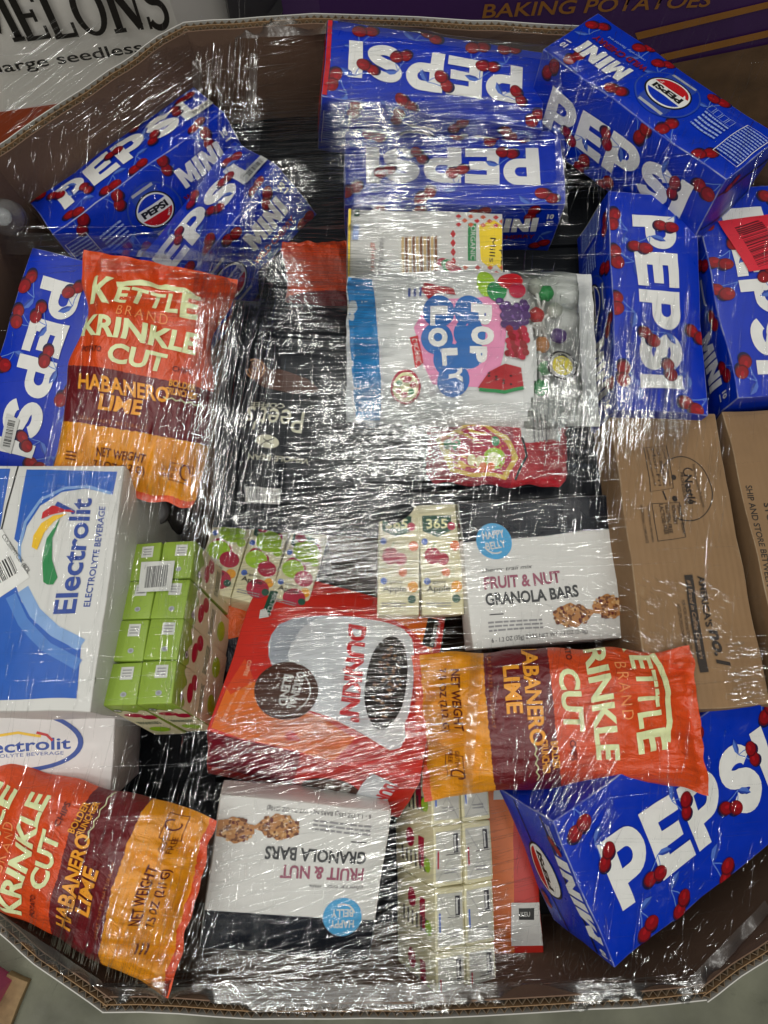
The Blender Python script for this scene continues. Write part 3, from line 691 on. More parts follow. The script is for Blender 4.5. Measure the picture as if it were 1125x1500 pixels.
def cream_box(fruit, apples=False):
    def art(M, root, dims, i, j, seed):
        b = SubBox("juice_box", M, root, dims, CREAM, bulge=.001, dent=.0006, seed=seed); sx, sy, T = dims; p = b.face('top'); rnd = random.Random(seed)
        p.poly([(-.42 * sx, .40 * sy), (.30 * sx, .40 * sy), (.30 * sx, .26 * sy), (-.06 * sx, .20 * sy), (-.42 * sx, .26 * sy)], DGREEN); p.text("365", -.32 * sx, .28 * sy, .2 * sx, .28 * sy, .09 * sy, CREAMINK, bold=.02)
        for a, c, r, m in ((-.2, .03, .20, RASP), (.05, .0, .15, RASP), (.36, .12, .12, fruit), (.30, .30, .10, RASP), (-.38, .16, .08, LEAF), (.34, -.25, .13, AMBER), (-.36, -.2, .08, LEAF), (.1, -.12, .10, fruit)):
            p.ell(a * sx, c * sy, r * sx, r * sx * 1.05, m, n=18)
        if apples:
            for a, c, q, m in ((.05, .22, .36, LIME), (-.15, -.02, .30, LIME), (.2, -.1, .26, RASP), (-.2, .36, .16, RASP), (.1, -.34, .30, RASP)): p.ell(a * sx, c * sy, q * sx, q * sx * .9, m, n=18)
        p.line([(-.2 * sx, .08 * sy), (-.12 * sx, .15 * sy)], .001, GREEN)
        p.text("organic", -.38 * sx, -.23 * sy, .1 * sx, -.23 * sy, .04 * sy, DGREY); p.text("Apple", -.38 * sx, -.31 * sy, .18 * sx, -.31 * sy, .07 * sy, BLACK, bold=.01); p.ell(.32 * sx, -.36 * sy, .10 * sx, .10 * sx, DGREEN, n=16); p.small(-.1 * sx, -.41 * sy, .6 * sx, .05 * sy, 2, GREY, seed=seed)
        p.build("box_print", b.root)
    return art
loc, rot, dims = POSES['JA']
M = Matrix.Translation(loc) @ Matrix(rot).to_4x4() @ Matrix.Translation((0, 0, -dims[2]))
ja = empty("juice_box_pack", M); tag(ja, "cream apple juice boxes lying face up, left of the upright granola box", "juice pack", "juice box multipacks")
juice_boxes(M, ja, 2, 1, .051, .135, .06, cream_box(ORANGE), 41)
Mx = pose_px(384, 818, .885, -12, -20, 6); M = Matrix.Translation(Mx[0]) @ Mx[1].to_4x4() @ Matrix.Translation((0, 0, -.06))
jx = empty("juice_box_pack", M); tag(jx, "pack of pale juice boxes with green apples, blurred under film behind the red coffee box", "juice pack", "juice box multipacks")
juice_boxes(M, jx, 3, 1, .048, .12, .06, cream_box(LIME, True), 47)

def carton_bottom(M, root, dims, i, j, seed):
    b = SubBox("juice_box", M, root, dims, CREAM, bulge=.0012, dent=.0007, seed=seed); sx, sy, T = dims; p = b.face('top')
    p.rect(0, -.01 * sy, .86 * sx, .84 * sy, ink("fold_panel", 196, 196, 186)); p.line([(-.4 * sx, .40 * sy), (-.02 * sx, .05 * sy), (.4 * sx, .05 * sy)], .0006, GREY); p.line([(-.4 * sx, -.42 * sy), (.02 * sx, -.05 * sy), (.4 * sx, -.42 * sy)], .0006, GREY)
    p.rect(.26 * sx, .20 * sy, .17 * sx, .32 * sy, DGREY); p.rect(.23 * sx, .20 * sy, .06 * sx, .26 * sy, OFFW); p.line([(-.1 * sx, .02 * sy), (.4 * sx, .02 * sy)], .0008, DGREY); p.small(.05 * sx, -.26 * sy, .4 * sx, .1 * sy, 2, GREY, seed=seed)
    p.rect(-.36 * sx, -.05 * sy, .05 * sx, .3 * sy, LEAF if j % 2 else RASP); p.build("bottom_print", b.root)
    if i == 0:
        p = b.face('left'); p.rect(.0, .02, sy * .5, .014, RASP); p.ell(-.01, -.008, .011, .011, RASP, n=16); p.small(.012, .0, .016, .07, 6, DGREY, seed=seed); p.ell(.012, .035, .008, .008, LIME, n=14); p.build("box_print", b.root)
loc, rot, dims = POSES['JB']
Mb = pose_px(680, 1296, .915, 1, 0, 24); M = Matrix.Translation(Mb[0]) @ Mb[1].to_4x4() @ Matrix.Translation((0, 0, -.1))
jb = empty("juice_box_pack", M); tag(jb, "pack of cream juice boxes standing with folded bottoms up by the near rim", "juice pack", "juice box multipacks")
juice_boxes(M, jb, 2, 4, .0385, .0665, .10, carton_bottom, 53)

# ------------------------------------------------------------------ granola bar boxes
def granola(key, label, seed, px):
    loc, rot, dims = POSES[key]; L, W, T = dims
    b = Box("granola_box", label, "granola box", (loc, rot), dims, BOARD_W, bulge=.003, dent=.0013, seed=seed)
    p = b.face('top'); bk = mat("black_gloss", srgb(26, 30, 38), rough=.22, var=.1, vscale=30)
    p.poly([(-.4985 * L, .22 * W), (.4985 * L, .25 * W), (.4985 * L, .499 * W), (-.4985 * L, .499 * W)], bk)
    cx, cy, r = -.30 * L, .215 * W, .125 * W
    p.ell(cx, cy, r, r, ink("sky_badge", 70, 158, 208), n=36)
    p.text("HAPPY", cx - .62 * r, cy + .10 * r, cx + .62 * r, cy + .22 * r, .42 * r, OFFW, bold=.02); p.text("BELLY", cx - .50 * r, cy - .48 * r, cx + .62 * r, cy - .36 * r, .42 * r, OFFW, bold=.02)
    p.line([(cx + a, cy + c) for a, c in arc(0, -.05 * r, .62 * r, .62 * r, 200, 300, 10)], .0016, OFFW)
    p.text("cherry trail mix", -.40 * L, -.005 * W, -.07 * L, .01 * W, .035 * W, DGREY, shear=.3)
    p.text("FRUIT & NUT", -.39 * L, -.115 * W, .10 * L, -.095 * W, .085 * W, ink("plum_ink", 150, 84, 104), bold=.03)
    p.text("GRANOLA BARS", -.39 * L, -.225 * W, .20 * L, -.205 * W, .085 * W, ink("charcoal_ink", 58, 60, 62), bold=.03)
    p.rect(-.33 * L, -.285 * W, .09 * L, .007 * W, DGREY); p.small(-.22 * L, -.365 * W, .34 * L, .08 * W, 3, GREY, seed=seed)
    p.text("6 - 1.2 OZ (35g) BARS NET WT 7.4 OZ (210g)", -.38 * L, -.475 * W, .23 * L, -.462 * W, .036 * W, DGREY)
    # oat bars: a clump of grains
    p.cycle(9); rnd = random.Random(3); tones = [ink("oat_tone", 176, 122, 70), ink("oat_pale", 206, 164, 110), ink("oat_dark", 112, 68, 38), ink("oat_cherry", 96, 34, 30), ink("oat_gold", 190, 140, 84)]
    for x0, y0, a, c in ((.14, -.33, .125, .075), (.385, -.285, .105, .075)):
        p.poly([((x0 + a * .98 * (1 + .14 * math.sin(3 * t_ + x0 * 9) + .08 * math.sin(7 * t_)) * math.cos(t_)) * L if (x0 + a * math.cos(t_)) < .44 else .492 * L, (y0 + c * 1.0 * (1 + .12 * math.sin(4 * t_ + 1) + .08 * math.sin(9 * t_)) * math.sin(t_)) * W) for t_ in [k * 6.2832 / 36 for k in range(36)]], tones[0])
        for k in range(110):
            t = rnd.uniform(0, 6.28); q = .95 * math.sqrt(rnd.random()); x = (x0 + a * q * math.cos(t)); y = y0 + c * q * math.sin(t) * 1.05
            if x > .485: continue
            p.ell(x * L, y * W, rnd.uniform(.006, .016) * L, rnd.uniform(.006, .013) * W, tones[2] if k < 34 else rnd.choice(tones), rot=rnd.uniform(0, 180), n=7)
    p.end()
    p.build("front_print", b.root)
    p = b.face('back'); p.rect(0, 0, L * .985, T * .97, bk); p.build("top_panel", b.root)
    p = b.face('left'); p.rect(.36 * W * 1, 0, .26 * W, T * .96, bk) if False else p.rect(-.365 * W, 0, .26 * W, T * .96, bk); p.build("side_panel", b.root)
    return b
granola('G1', "black and white granola bar box right way up, against the brown carton", 61, 1)
granola('G2', "black and white granola bar box lying upside down by the near rim", 62, -1)

# ------------------------------------------------------------------ red coffee boxes
loc, rot, dims = POSES['DK']; L, W, T = dims
COFR = mat("coffee_red", srgb(204, 46, 34), rough=.38, var=.06, vscale=30); COFO = ink("coffee_orange", 226, 112, 34); BROWN = ink("coffee_brown", 74, 42, 28); MUG = ink("mug_grey", 216, 221, 225); MUG2 = ink("mug_shade", 168, 176, 186)
MAROON = ink("coffee_maroon", 134, 26, 46)
dk = Box("coffee_box", "red and orange coffee pod box with a big white mug printed on top", "coffee box", (loc, rot), dims, COFR, bulge=.004, dent=.0018, seed=71)
p = dk.face('top')
p.pxpoly([(356, 965), (330, 1010), (309, 1066), (400, 1095), (480, 1122), (520, 1082), (470, 1052), (400, 1030), (372, 1000)], COFO); p.pxpoly([(356, 965), (330, 1010), (336, 1020), (372, 1000)], ink("coffee_orange_red", 214, 74, 34))
p.pxpoly([(560, 872), (638, 899), (632, 960), (606, 930), (575, 905)], COFO)
p.pxpoly([(392, 962), (392, 945), (398, 930), (410, 916), (432, 908), (470, 906), (520, 907), (565, 912), (588, 922), (602, 938), (606, 970), (603, 1010), (598, 1045), (592, 1060), (594, 1080), (586, 1096), (572, 1100), (556, 1092), (520, 1070), (485, 1052), (450, 1042), (400, 985)], MUG)
p.pxpoly([(392, 962), (398, 930), (410, 916), (432, 908), (470, 906), (440, 925), (420, 960), (430, 1020), (400, 985)], MUG2)
x, y = p.at(568, 1000); x2, y2 = p.at(578, 932); rot_ = math.degrees(math.atan2(y2 - y, x2 - x)); a = math.hypot(x2 - x, y2 - y)
p.ell(x, y, a * 1.03, a * .47, ink("mug_rim", 214, 218, 222), rot=rot_, n=40); p.ell(x - .002, y, a * .95, a * .38, ink("black_coffee", 24, 16, 12), rot=rot_, n=40)
rnd = random.Random(9); p.cycle(5)
for k in range(70):
    t = rnd.uniform(0, 6.28); q = math.sqrt(rnd.random()) * .72; c_, s_ = math.cos(R(rot_)), math.sin(R(rot_)); u, v = a * q * math.cos(t), a * .36 * q * math.sin(t)
    p.ell(x + u * c_ - v * s_, y + u * s_ + v * c_, .0022, .0016, rnd.choice([ink("foam_tone", 122, 88, 56), BROWN]), n=7)
p.end(); x, y = p.at(419, 1013); p.ell(x, y, .036, .036, BROWN, n=36)
p.line([(x + a_, y + b_) for a_, b_ in arc(0, 0, .027, .027, -50, 60, 12)], .0012, OFFW)
p.pxtext("ORIGINAL", (434, 985), (420, 1040), 12, OFFW, bold=.03); p.pxtext("BLEND", (415, 990), (408, 1036), 12, OFFW, bold=.03)
# the lettering on the mug: rounded strokes
p.pxtext("DUNKIN'", (512, 918), (496, 1056), 26, ink("dunk_red", 206, 40, 44), bold=.05)
p.pxpoly([(626, 906), (642, 910), (634, 952), (616, 948)], BLACK); p.pxtext("KEURIG", (636, 912), (628, 948), 8, OFFW, bold=.01)
for k in range(3): p.pxtext(("COFFEE", "32 - 0.37 OZ (10.5g) PODS", "NT WT 11.84 OZ (336g)")[k], ((360, 968), (364, 1000), (346, 1008))[k], ((354, 992), (338, 1062), (322, 1058))[k], 5.5, ink("peach_ink", 244, 196, 160))
p.pxpoly([(396, 868), (408, 870), (396, 904), (384, 903)], DGREEN); p.pxtext("RECYCLE", (401, 872), (390, 902), 7, OFFW); p.pxpoly([(382, 896), (390, 894), (396, 906), (380, 908)], OFFW); p.pxpoly([(400, 852), (412, 850), (410, 866), (396, 864)], OFFW)
p.build("top_print", dk.root)
p = dk.face('front', base=.0006)
p.rect(-.28 * L, .10 * T, .43 * L, .78 * T, MAROON); p.ell(.12 * L, -.10 * T, .034, .034, BROWN, n=32); p.poly([(.22 * L, -.49 * T), (.38 * L, -.49 * T), (.42 * L, .30 * T), (.28 * L, .45 * T)], MUG)
p.text("ORIGINAL", .12 * L + .012, .1 * T, .12 * L + .006, -.36 * T, .012, OFFW, bold=.03); p.text("BLEND", .12 * L - .006, .05 * T, .12 * L - .010, -.32 * T, .012, OFFW, bold=.03); p.text("DUNKIN'", .36 * L, .30 * T, .31 * L, -.48 * T, .016, ink("dunk_red", 206, 40, 44), bold=.05)
p.build("front_print", dk.root)
p = dk.face('right', base=.0006); p.rect(0, 0, W * .98, T * .97, ink("coffee_dark", 40, 26, 24)); p.build("side_print", dk.root)

P_ = pose_px(745, 1280, .83, 2, 0, -4)
dk2 = Box("coffee_box", "orange and white coffee pod box low beside the near pack of cream juice boxes", "coffee box", P_, (.072, .20, .13), COFR, bulge=.002, dent=.0015, seed=72)
p = dk2.face('top'); p.pxpoly([(690, 1140), (752, 1140), (752, 1410), (690, 1410)], COFO); p.pxpoly([(722, 1150), (800, 1150), (800, 1172), (722, 1172)], MUG); p.pxpoly([(748, 1320), (805, 1320), (805, 1385), (748, 1385)], WHITE)
p.pxpoly([(759, 1328), (782, 1328), (782, 1346), (759, 1346)], BLACK); p.pxtext("KEU", (762, 1341), (776, 1341), 7, OFFW, bold=.02); p.build("top_print", dk2.root)

# ------------------------------------------------------------------ brown shipping cartons
def tape(b, pts, w_, name="packing_tape"):
    p = b.face('top', base=.0008, cell=.02); m = mat("clear_tape", srgb(150, 118, 84), rough=.18, var=.05)
    p.line([p.at(*q) for q in pts], w_, m); p.build(name, b.root)
loc, rot, dims = POSES['N1']
n1 = Box("brown_carton", "brown carton printed AMERICA'S no. 1 in black, right of the granola box", "brown carton", (loc, rot), dims, KRAFT, bulge=.004, dent=.0022, seed=81, group="brown shipping cartons", n=(12, 20, 8))
p = n1.face('top')
def pxbox(a, w_=.0011): p.line([p.at(*q) for q in a], w_, KINK, closed=True)
x, y = p.at(1003, 717); p.line([(x + a, y + b) for a, b in arc(0, 0, .034, .040, -120, 150, 30)], .0012, KINK)
pxbox([(941, 657), (974, 654), (985, 718), (950, 723)]); pxbox([(953, 741), (994, 738), (1003, 788), (963, 793)])
x, y = p.at(985, 702); p.ell(x, y, .0035, .0035, KINK, n=14)
x, y = p.at(987, 733); p.ell(x, y, .0035, .0035, KINK, n=14)
p.pxline([(968, 722), (974, 735)], .002, KINK)
p.pxtext("Nestlé", (1001, 697), (1008, 741), 13, KINK, bold=.03); p.pxtext("PROFESSIONAL", (995, 694), (1003, 743), 5, KINK, bold=.01); x, y = p.at(1008, 693); p.line([(x + a, y + b) for a, b in arc(0, 0, .006, .005, 20, 300, 12)], .0014, KINK)
for k, t in enumerate(("Contact us professionals", "Call 1-800-288-8682", "Mon-Fri", "nestleprofessional.com")): p.pxtext(t, (966 - k * 8, 659), (977 - k * 8, 715), 5, KINK)
for k, t in enumerate(("Good to Know", "NON-DAIRY", "GLUTEN-FREE", "LACTOSE-FREE")): p.pxtext(t, (990 - k * 9, 742), ((999, 986, 979, 973)[k], (784, 770, 782, 784)[k]), 6, KINK, bold=.01)
p.pxtext("*See nutritional information", (946, 743), (954, 794), 4, KINK); p.pxtext("NUTRITIONAL COMPLIANCE", (936, 744), (945, 795), 4, KINK)
p.pxtext("From Professional to Professional", (1013, 682), (1030, 745), 4.5, KINK)
p.pxtext("AMERICA'S", (1019, 844), (1034, 918), 11, KINK, bold=.03); p.pxtext("no.1", (1037, 921), (1050, 976), 20, KINK, bold=.04, shear=.25)
p.pxpoly([(1000, 843), (1012, 842), (1037, 983), (1024, 985)], KINK); p.pxtext("#1 Brand in Coffee Creamers", (1003, 850), (1024, 964), 7, ink("kraft_show", 150, 116, 82), shear=.3)
p.pxtext("FOR MORE INFORMATION GO TO", (997, 880), (1009, 950), 5, KINK); p.pxtext("NESTLEPROFESSIONAL.COM", (990, 886), (1001, 946), 5, KINK)
p.build("carton_print", n1.root)
loc, rot, dims = POSES['N2']
n2 = Box("brown_carton", "brown carton printed SHIP AND STORE BETWEEN at the right edge of the photo", "brown carton", (loc, rot), dims, KRAFT, bulge=.003, dent=.0018, seed=82, group="brown shipping cartons", n=(12, 18, 8))
p = n2.face('top'); p.pxtext("SHIP AND STORE BETWEEN 40F-80F", (1091, 712), (1132, 905), 9, KINK, bold=.015); p.pxtext("STORE IN A COOL", (1117, 738), (1146, 860), 9, KINK, bold=.015); p.build("carton_print", n2.root)

# ------------------------------------------------------------------ pancake mix box
loc, rot, dims = POSES['PK']; L, W, T = dims
pk_ = Box("pancake_box", "white pancake mix box with a yellow end, half under the candy bag", "pancake mix box", (loc, rot), dims, BOARD_W, bulge=.002, dent=.001, seed=91)
p = pk_.face('top')
CLAY = ink("clay_ink", 202, 92, 56)
p.pxpoly([(702, 330), (712, 326), (724, 322), (735, 330), (735, 398), (726, 388), (716, 392), (704, 382)], ink("sun_yellow", 240, 208, 36)); p.pxtext("Simple", (733, 336), (730, 388), 12, KINK, bold=.01); p.pxtext("Mills", (718, 348), (716, 384), 8, KINK)
p.pxpoly([(686, 328), (698, 328), (697, 382), (685, 382)], GREEN); p.pxtext("ORGANIC", (690, 331), (689, 380), 7, OFFW)
p.cycle(3)
for k in range(5):
    for j in range(8):
        if (k + j) % 2 == 0:
            x0, y0 = 672 + j * 9, 318 + k * 6 if k < 3 else 392 + (k - 3) * 8
            p.pxpoly([(x0, y0 - 3.5), (x0 + 4.5, y0), (x0, y0 + 3.5), (x0 - 4.5, y0)], CLAY if j % 3 else RED)
for k in range(4): p.pxpoly([(664, 338 + k * 13), (668, 344 + k * 13), (664, 350 + k * 13), (660, 344 + k * 13)], RED)
p.end()
for k in range(10):
    x0 = 588 + k * 5.4; p.pxpoly([(x0, 348 + k % 2), (x0 + 4, 347 - k % 2), (x0 + 4.6, 430), (x0 + .4, 430)], (ink("pancake_edge", 206, 176, 122), ink("pancake_brown", 124, 78, 40))[k % 2])
for k in range(9):
    x, y = p.at(648 + (k * 7) % 22, 385 + (k * 5) % 18); p.ell(x, y, .007, .006, (RASP, GREEN, CHERRY2)[k % 3], n=12)
p.pxtext("PANCAKE & WAFFLE", (556, 350), (552, 440), 7, GREY); p.pxtext("gluten free", (543, 356), (540, 430), 8, CLAY); p.pxpoly([(519, 306), (527, 306), (526, 318), (518, 318)], DGREEN); p.pxpoly([(517, 330), (526, 330), (525, 352), (516, 352)], PALE)
p.pxline([(512, 306), (509, 470)], .003, ink("sun_yellow", 240, 208, 36)); p.build("front_print", pk_.root)

# ------------------------------------------------------------------ potato chip bags
def band_material(name, stops, rough=.29, weave=.25):
    """printed foil: colour bands down the bag, laid out on its own UV map"""
    m = bpy.data.materials.new(name); m.use_nodes = True; nt = m.node_tree; p = nt.nodes["Principled BSDF"]; p.inputs["Roughness"].default_value = rough; p.inputs["Specular IOR Level"].default_value = .55
    uv = nt.nodes.new("ShaderNodeUVMap"); sp = nt.nodes.new("ShaderNodeSeparateXYZ"); nt.links.new(uv.outputs[0], sp.inputs[0])
    n = nt.nodes.new("ShaderNodeTexNoise"); n.inputs["Scale"].default_value = 40; nt.links.new(uv.outputs[0], n.inputs["Vector"])
    ma = nt.nodes.new("ShaderNodeMath"); ma.operation = 'MULTIPLY_ADD'; ma.inputs[1].default_value = .012; nt.links.new(n.outputs["Fac"], ma.inputs[0]); nt.links.new(sp.outputs[1], ma.inputs[2])
    cr = nt.nodes.new("ShaderNodeValToRGB"); cr.color_ramp.interpolation = 'CONSTANT'; e = cr.color_ramp.elements
    e[0].position = 0; e[0].color = stops[0][1]; e[1].position = stops[1][0]; e[1].color = stops[1][1]
    for q, c in stops[2:]: el_ = e.new(q); el_.color = c
    nt.links.new(ma.outputs[0], cr.inputs[0])
    # sackcloth dots
    vo = nt.nodes.new("ShaderNodeTexVoronoi"); vo.inputs["Scale"].default_value = 110; nt.links.new(uv.outputs[0], vo.inputs["Vector"]); vo.inputs["Randomness"].default_value = .35
    mr = nt.nodes.new("ShaderNodeMapRange"); mr.inputs[1].default_value = .1; mr.inputs[2].default_value = .35; mr.inputs[3].default_value = 1 - weave; mr.inputs[4].default_value = 1.0; nt.links.new(vo.outputs["Distance"], mr.inputs[0])
    n3 = nt.nodes.new("ShaderNodeTexNoise"); n3.inputs["Scale"].default_value = 7; n3.inputs["Detail"].default_value = 4; nt.links.new(uv.outputs[0], n3.inputs["Vector"])
    m3 = nt.nodes.new("ShaderNodeMapRange"); m3.inputs[1].default_value = .3; m3.inputs[2].default_value = .7; m3.inputs[3].default_value = .86; m3.inputs[4].default_value = 1.1; nt.links.new(n3.outputs["Fac"], m3.inputs[0])
    mm = nt.nodes.new("ShaderNodeMath"); mm.operation = 'MULTIPLY'; nt.links.new(mr.outputs[0], mm.inputs[0]); nt.links.new(m3.outputs[0], mm.inputs[1])
    mx = nt.nodes.new("ShaderNodeMix"); mx.data_type = 'RGBA'; mx.blend_type = 'MULTIPLY'; mx.inputs[0].default_value = 1; nt.links.new(cr.outputs[0], mx.inputs[6]); nt.links.new(mm.outputs[0], mx.inputs[7]); nt.links.new(mx.outputs[2], p.inputs["Base Color"])
    # crimped seals and fine foil creases
    wv = nt.nodes.new("ShaderNodeTexNoise"); wv.inputs["Scale"].default_value = 16; wv.inputs["Detail"].default_value = 6; wv.inputs["Distortion"].default_value = 1.2; nt.links.new(uv.outputs[0], wv.inputs["Vector"])
    b = nt.nodes.new("ShaderNodeBump"); b.inputs["Strength"].default_value = .6; b.inputs["Distance"].default_value = .005; nt.links.new(wv.outputs["Fac"], b.inputs["Height"]); nt.links.new(b.outputs[0], p.inputs["Normal"])
    return m
TANG = srgb(214, 76, 30); MARO = srgb(104, 24, 30); AMB = srgb(224, 146, 22)
CHIP = band_material("chip_foil", [(0, TANG), (.505, MARO), (.735, AMB), (.975, TANG)])
KGREEN = ink("pale_lettering", 222, 230, 176); HABY = ink("habanero_ink", 238, 160, 48); CHIPK = ink("chip_small_ink", 92, 24, 20)
def chips(name_label, pose, H, thick, edges, seed, kx=0.0, tw=1.0, sw=1.0, plain=False, **k):
    edges = [(a, l * sw, r * sw) for a, l, r in edges]
    b = Bag("chip_bag", name_label, "chip bag", pose, H, thick, edges, CHIP, seed=seed, group="orange chip bags", **k); p = b.art()
    if plain: return b
    v = lambda t: (.5 - t) * H
    w_ = .15
    for i, (c, x0, x1, dy, h) in enumerate((("K", -.080, -.046, -.004, .042), ("E", -.043, -.026, .002, .026), ("T", -.0245, -.003, .004, .026), ("T", -.001, .0205, .004, .026), ("L", .024, .042, .001, .030), ("E", .045, .070, -.003, .036))):
        p.text(c, x0 * tw + kx, v(.225) + dy * tw, x1 * tw + kx, v(.225) + dy * tw, h * tw, KGREEN, bold=.03)
    p.line([(x * tw + kx, v(.105) - 3.2 * (x - .01) ** 2) for x in (-.045, -.03, -.015, 0, .015, .03, .045, .06)], .0065, KGREEN)
    p.text("BRAND", -.034 * tw + kx, v(.275), .030 * tw + kx, v(.275), .012, ink("brand_ink", 238, 150, 92), bold=-.005, spacing=1.3)
    p.text("KRINKLE", -.084 * tw + kx, v(.375), .076 * tw + kx, v(.375), .024, KGREEN, bold=.035); p.text("CUT", -.034 * tw + kx, v(.475), .040 * tw + kx, v(.475), .022, KGREEN, bold=.035)
    p.text("POTATO", -.076 * tw + kx, v(.44), -.044 * tw + kx, v(.44), .0065, CHIPK, bold=.02); p.text("CHIPS", .050 * tw + kx, v(.46), .076 * tw + kx, v(.46), .0065, CHIPK, bold=.02)
    p.text("HABANERO", -.074 * tw + kx, v(.595), .052 * tw + kx, v(.595), .0175, HABY, bold=.03); p.text("LIME", -.042 * tw + kx, v(.665), .016 * tw + kx, v(.665), .0175, HABY, bold=.03)
    p.text("BOLDER", .050 * tw + kx, v(.525), .084 * tw + kx, v(.525), .008, HABY, bold=.02); p.text("CRUNCHIER", .046 * tw + kx, v(.56), .088 * tw + kx, v(.56), .008, HABY, bold=.02)
    p.line([(.044 * tw + kx + i * .005, v(.578) + .0015 * (-1) ** i) for i in range(10)], .001, KGREEN)
    p.text("GREAT TASTE, NATURALLY", -.066 * tw + kx, v(.72), .03 * tw + kx, v(.72), .0045, ink("taste_ink", 176, 100, 50), spacing=1.2)
    p.build("bag_print", b.root); p = b.art()
    p.text("NET WEIGHT", -.038 * tw + kx, v(.855), .034 * tw + kx, v(.855), .0105, CHIPK, bold=.02); p.text("7.5 OZ (212 G)", -.040 * tw + kx, v(.908), .036 * tw + kx, v(.908), .0105, CHIPK, bold=.02)
    p.line([(x + kx, v(.86) + y) for x, y in ((.056, -.012), (.080, -.012), (.080, .008), (.056, .008))], .001, CHIPK, closed=True); p.text("GLUTEN", .058 * tw + kx, v(.86) - .001, .078 * tw + kx, v(.86) - .001, .005, CHIPK); p.text("FREE", .058 * tw + kx, v(.86) - .009, .074 * tw + kx, v(.86) - .009, .005, CHIPK)
    p.line([(.088 * tw + kx + a, v(.86) + c) for a, c in arc(0, 0, .005, .008, 0, 300, 14)], .0016, CHIPK); p.small(-.07 * tw + kx, v(.87), .012, .012, 3, CHIPK, seed=seed)
    p.build("weight_print", b.root); return b
chips("orange chip bag with lettering the right way up, beside the black coffee bag", pose_px(209, 556, .99, -9, 7, 8), .278, .062,
      [(0, .098, .094), (.12, .094, .092), (.28, .078, .076), (.5, .090, .088), (.75, .086, .094), (.95, .086, .090), (1, .082, .086)], 3, tw=.82, sw=.93, kx=-.004)
chips("orange chip bag lying on its side right of the red coffee box, top pointing right", pose_px(812, 1052, .965, -86, 10, 3), .308, .075,
      [(0, .086, .112), (.1, .082, .098), (.3, .090, .088), (.55, .098, .094), (.8, .098, .096), (1, .100, .104)], 5, kx=-.026, tw=.88, sw=.80)
chips("orange chip bag lying on its side at the near left corner, lettering reading upward", pose_px(114, 1256, .965, 75, -8, -4), .28, .075,
      [(0, .090, .080), (.15, .088, .086), (.4, .092, .088), (.7, .104, .096), (.86, .110, .100), (1, .118, .094)], 8, tw=.80, sw=.86)
chips("orange chip bag mostly buried under film between the candy bag and the upright chip bag", pose_px(476, 436, .872, 4, 0, 6), .165, .045,
      [(0, .055, .05), (.3, .05, .05), (.7, .055, .05), (1, .058, .052)], 11, plain=True)
sl = Bag("snack_bag", "sliver of an orange and black snack bag wedged left of the red coffee box", "snack bag", pose_px(330, 935, .85, 12, 0, 0), .17, .05, [(0, .05, .05), (.5, .055, .055), (1, .05, .05)],
         band_material("snack_foil", [(0, srgb(214, 92, 30)), (.52, srgb(26, 30, 42)), (.99, srgb(26, 30, 42))], weave=.1), seed=14)
# ------------------------------------------------------------------ black coffee bags
BLK = mat("black_foil", srgb(14, 20, 28), rough=.36, spec=.35, var=.1, vscale=25, bump=.25, bscale=60, bdist=.003); CREAMT = ink("cream_lettering", 206, 204, 180)
pb = Bag("coffee_bag", "black whole bean coffee bag lying upside down, right of the upright chip bag", "coffee bag", pose_px(468, 610, .915, 176, 0, 0), .30, .08, [(0, .135, .12), (.5, .135, .13), (1, .13, .125)], BLK, seed=16, group="black coffee bags", crumple=.003)
p = pb.art()
p.pxtext("Peet's", (449, 604), (362, 592), 34, CREAMT, bold=.0, shear=.1); p.pxtext("COFFEE", (418, 592), (366, 586), 7, CREAMT); p.pxtext("WHOLE BEAN", (452, 672), (362, 662), 8, CREAMT)
x, y = p.at(391, 645); p.ell(x, y, .014, .008, CREAMT, rot=-10, n=20); p.line([(x - .008, y - .004), (x + .002, y), (x + .009, y + .005)], .0012, BLK); p.line([(x - .006, y + .004), (x + .006, y - .004)], .0012, BLK)
p.pxtext("FRENCH ROAST", (458, 560), (378, 552), 9, CREAMT); p.pxpoly([(360, 548), (366, 530), (384, 524), (392, 540), (410, 542), (450, 556), (470, 574), (430, 578), (384, 566)], BROWN); x, y = p.at(372, 538)
for k in range(3): p.line([(x + a, y + b) for a, b in arc(0, 0, .004 + .004 * k, .004 + .004 * k, 0, 300, 14)], .0016, ink("swirl_tone", 168, 122, 84))
p.pxpoly([(359, 709), (411, 713), (409, 733), (357, 731)], OFFW); x, y = p.at(384, 722); p.bars(x, y, .034, .014, DGREY, rot=-4, seed=5); p.build("bag_print", pb.root)
cb = Bag("coffee_bag", "plain black coffee bag under the red pouch, left of the brown carton", "coffee bag", pose_px(785, 690, .875, 4, 0, 0), .26, .07, [(0, .11, .10), (.5, .11, .11), (1, .11, .11)], BLK, seed=18, group="black coffee bags", crumple=.003)
p = cb.art(); p.pxtext("16 OZ (1 LB)", (560, 716), (790, 716), 7, CREAMT) if False else None
for k in range(3): p.pxtext("GROUND", (836, 640 + 22 * k), (872, 640 + 22 * k), 6, ink("faint_print", 70, 76, 90))
p.build("bag_print", cb.root)
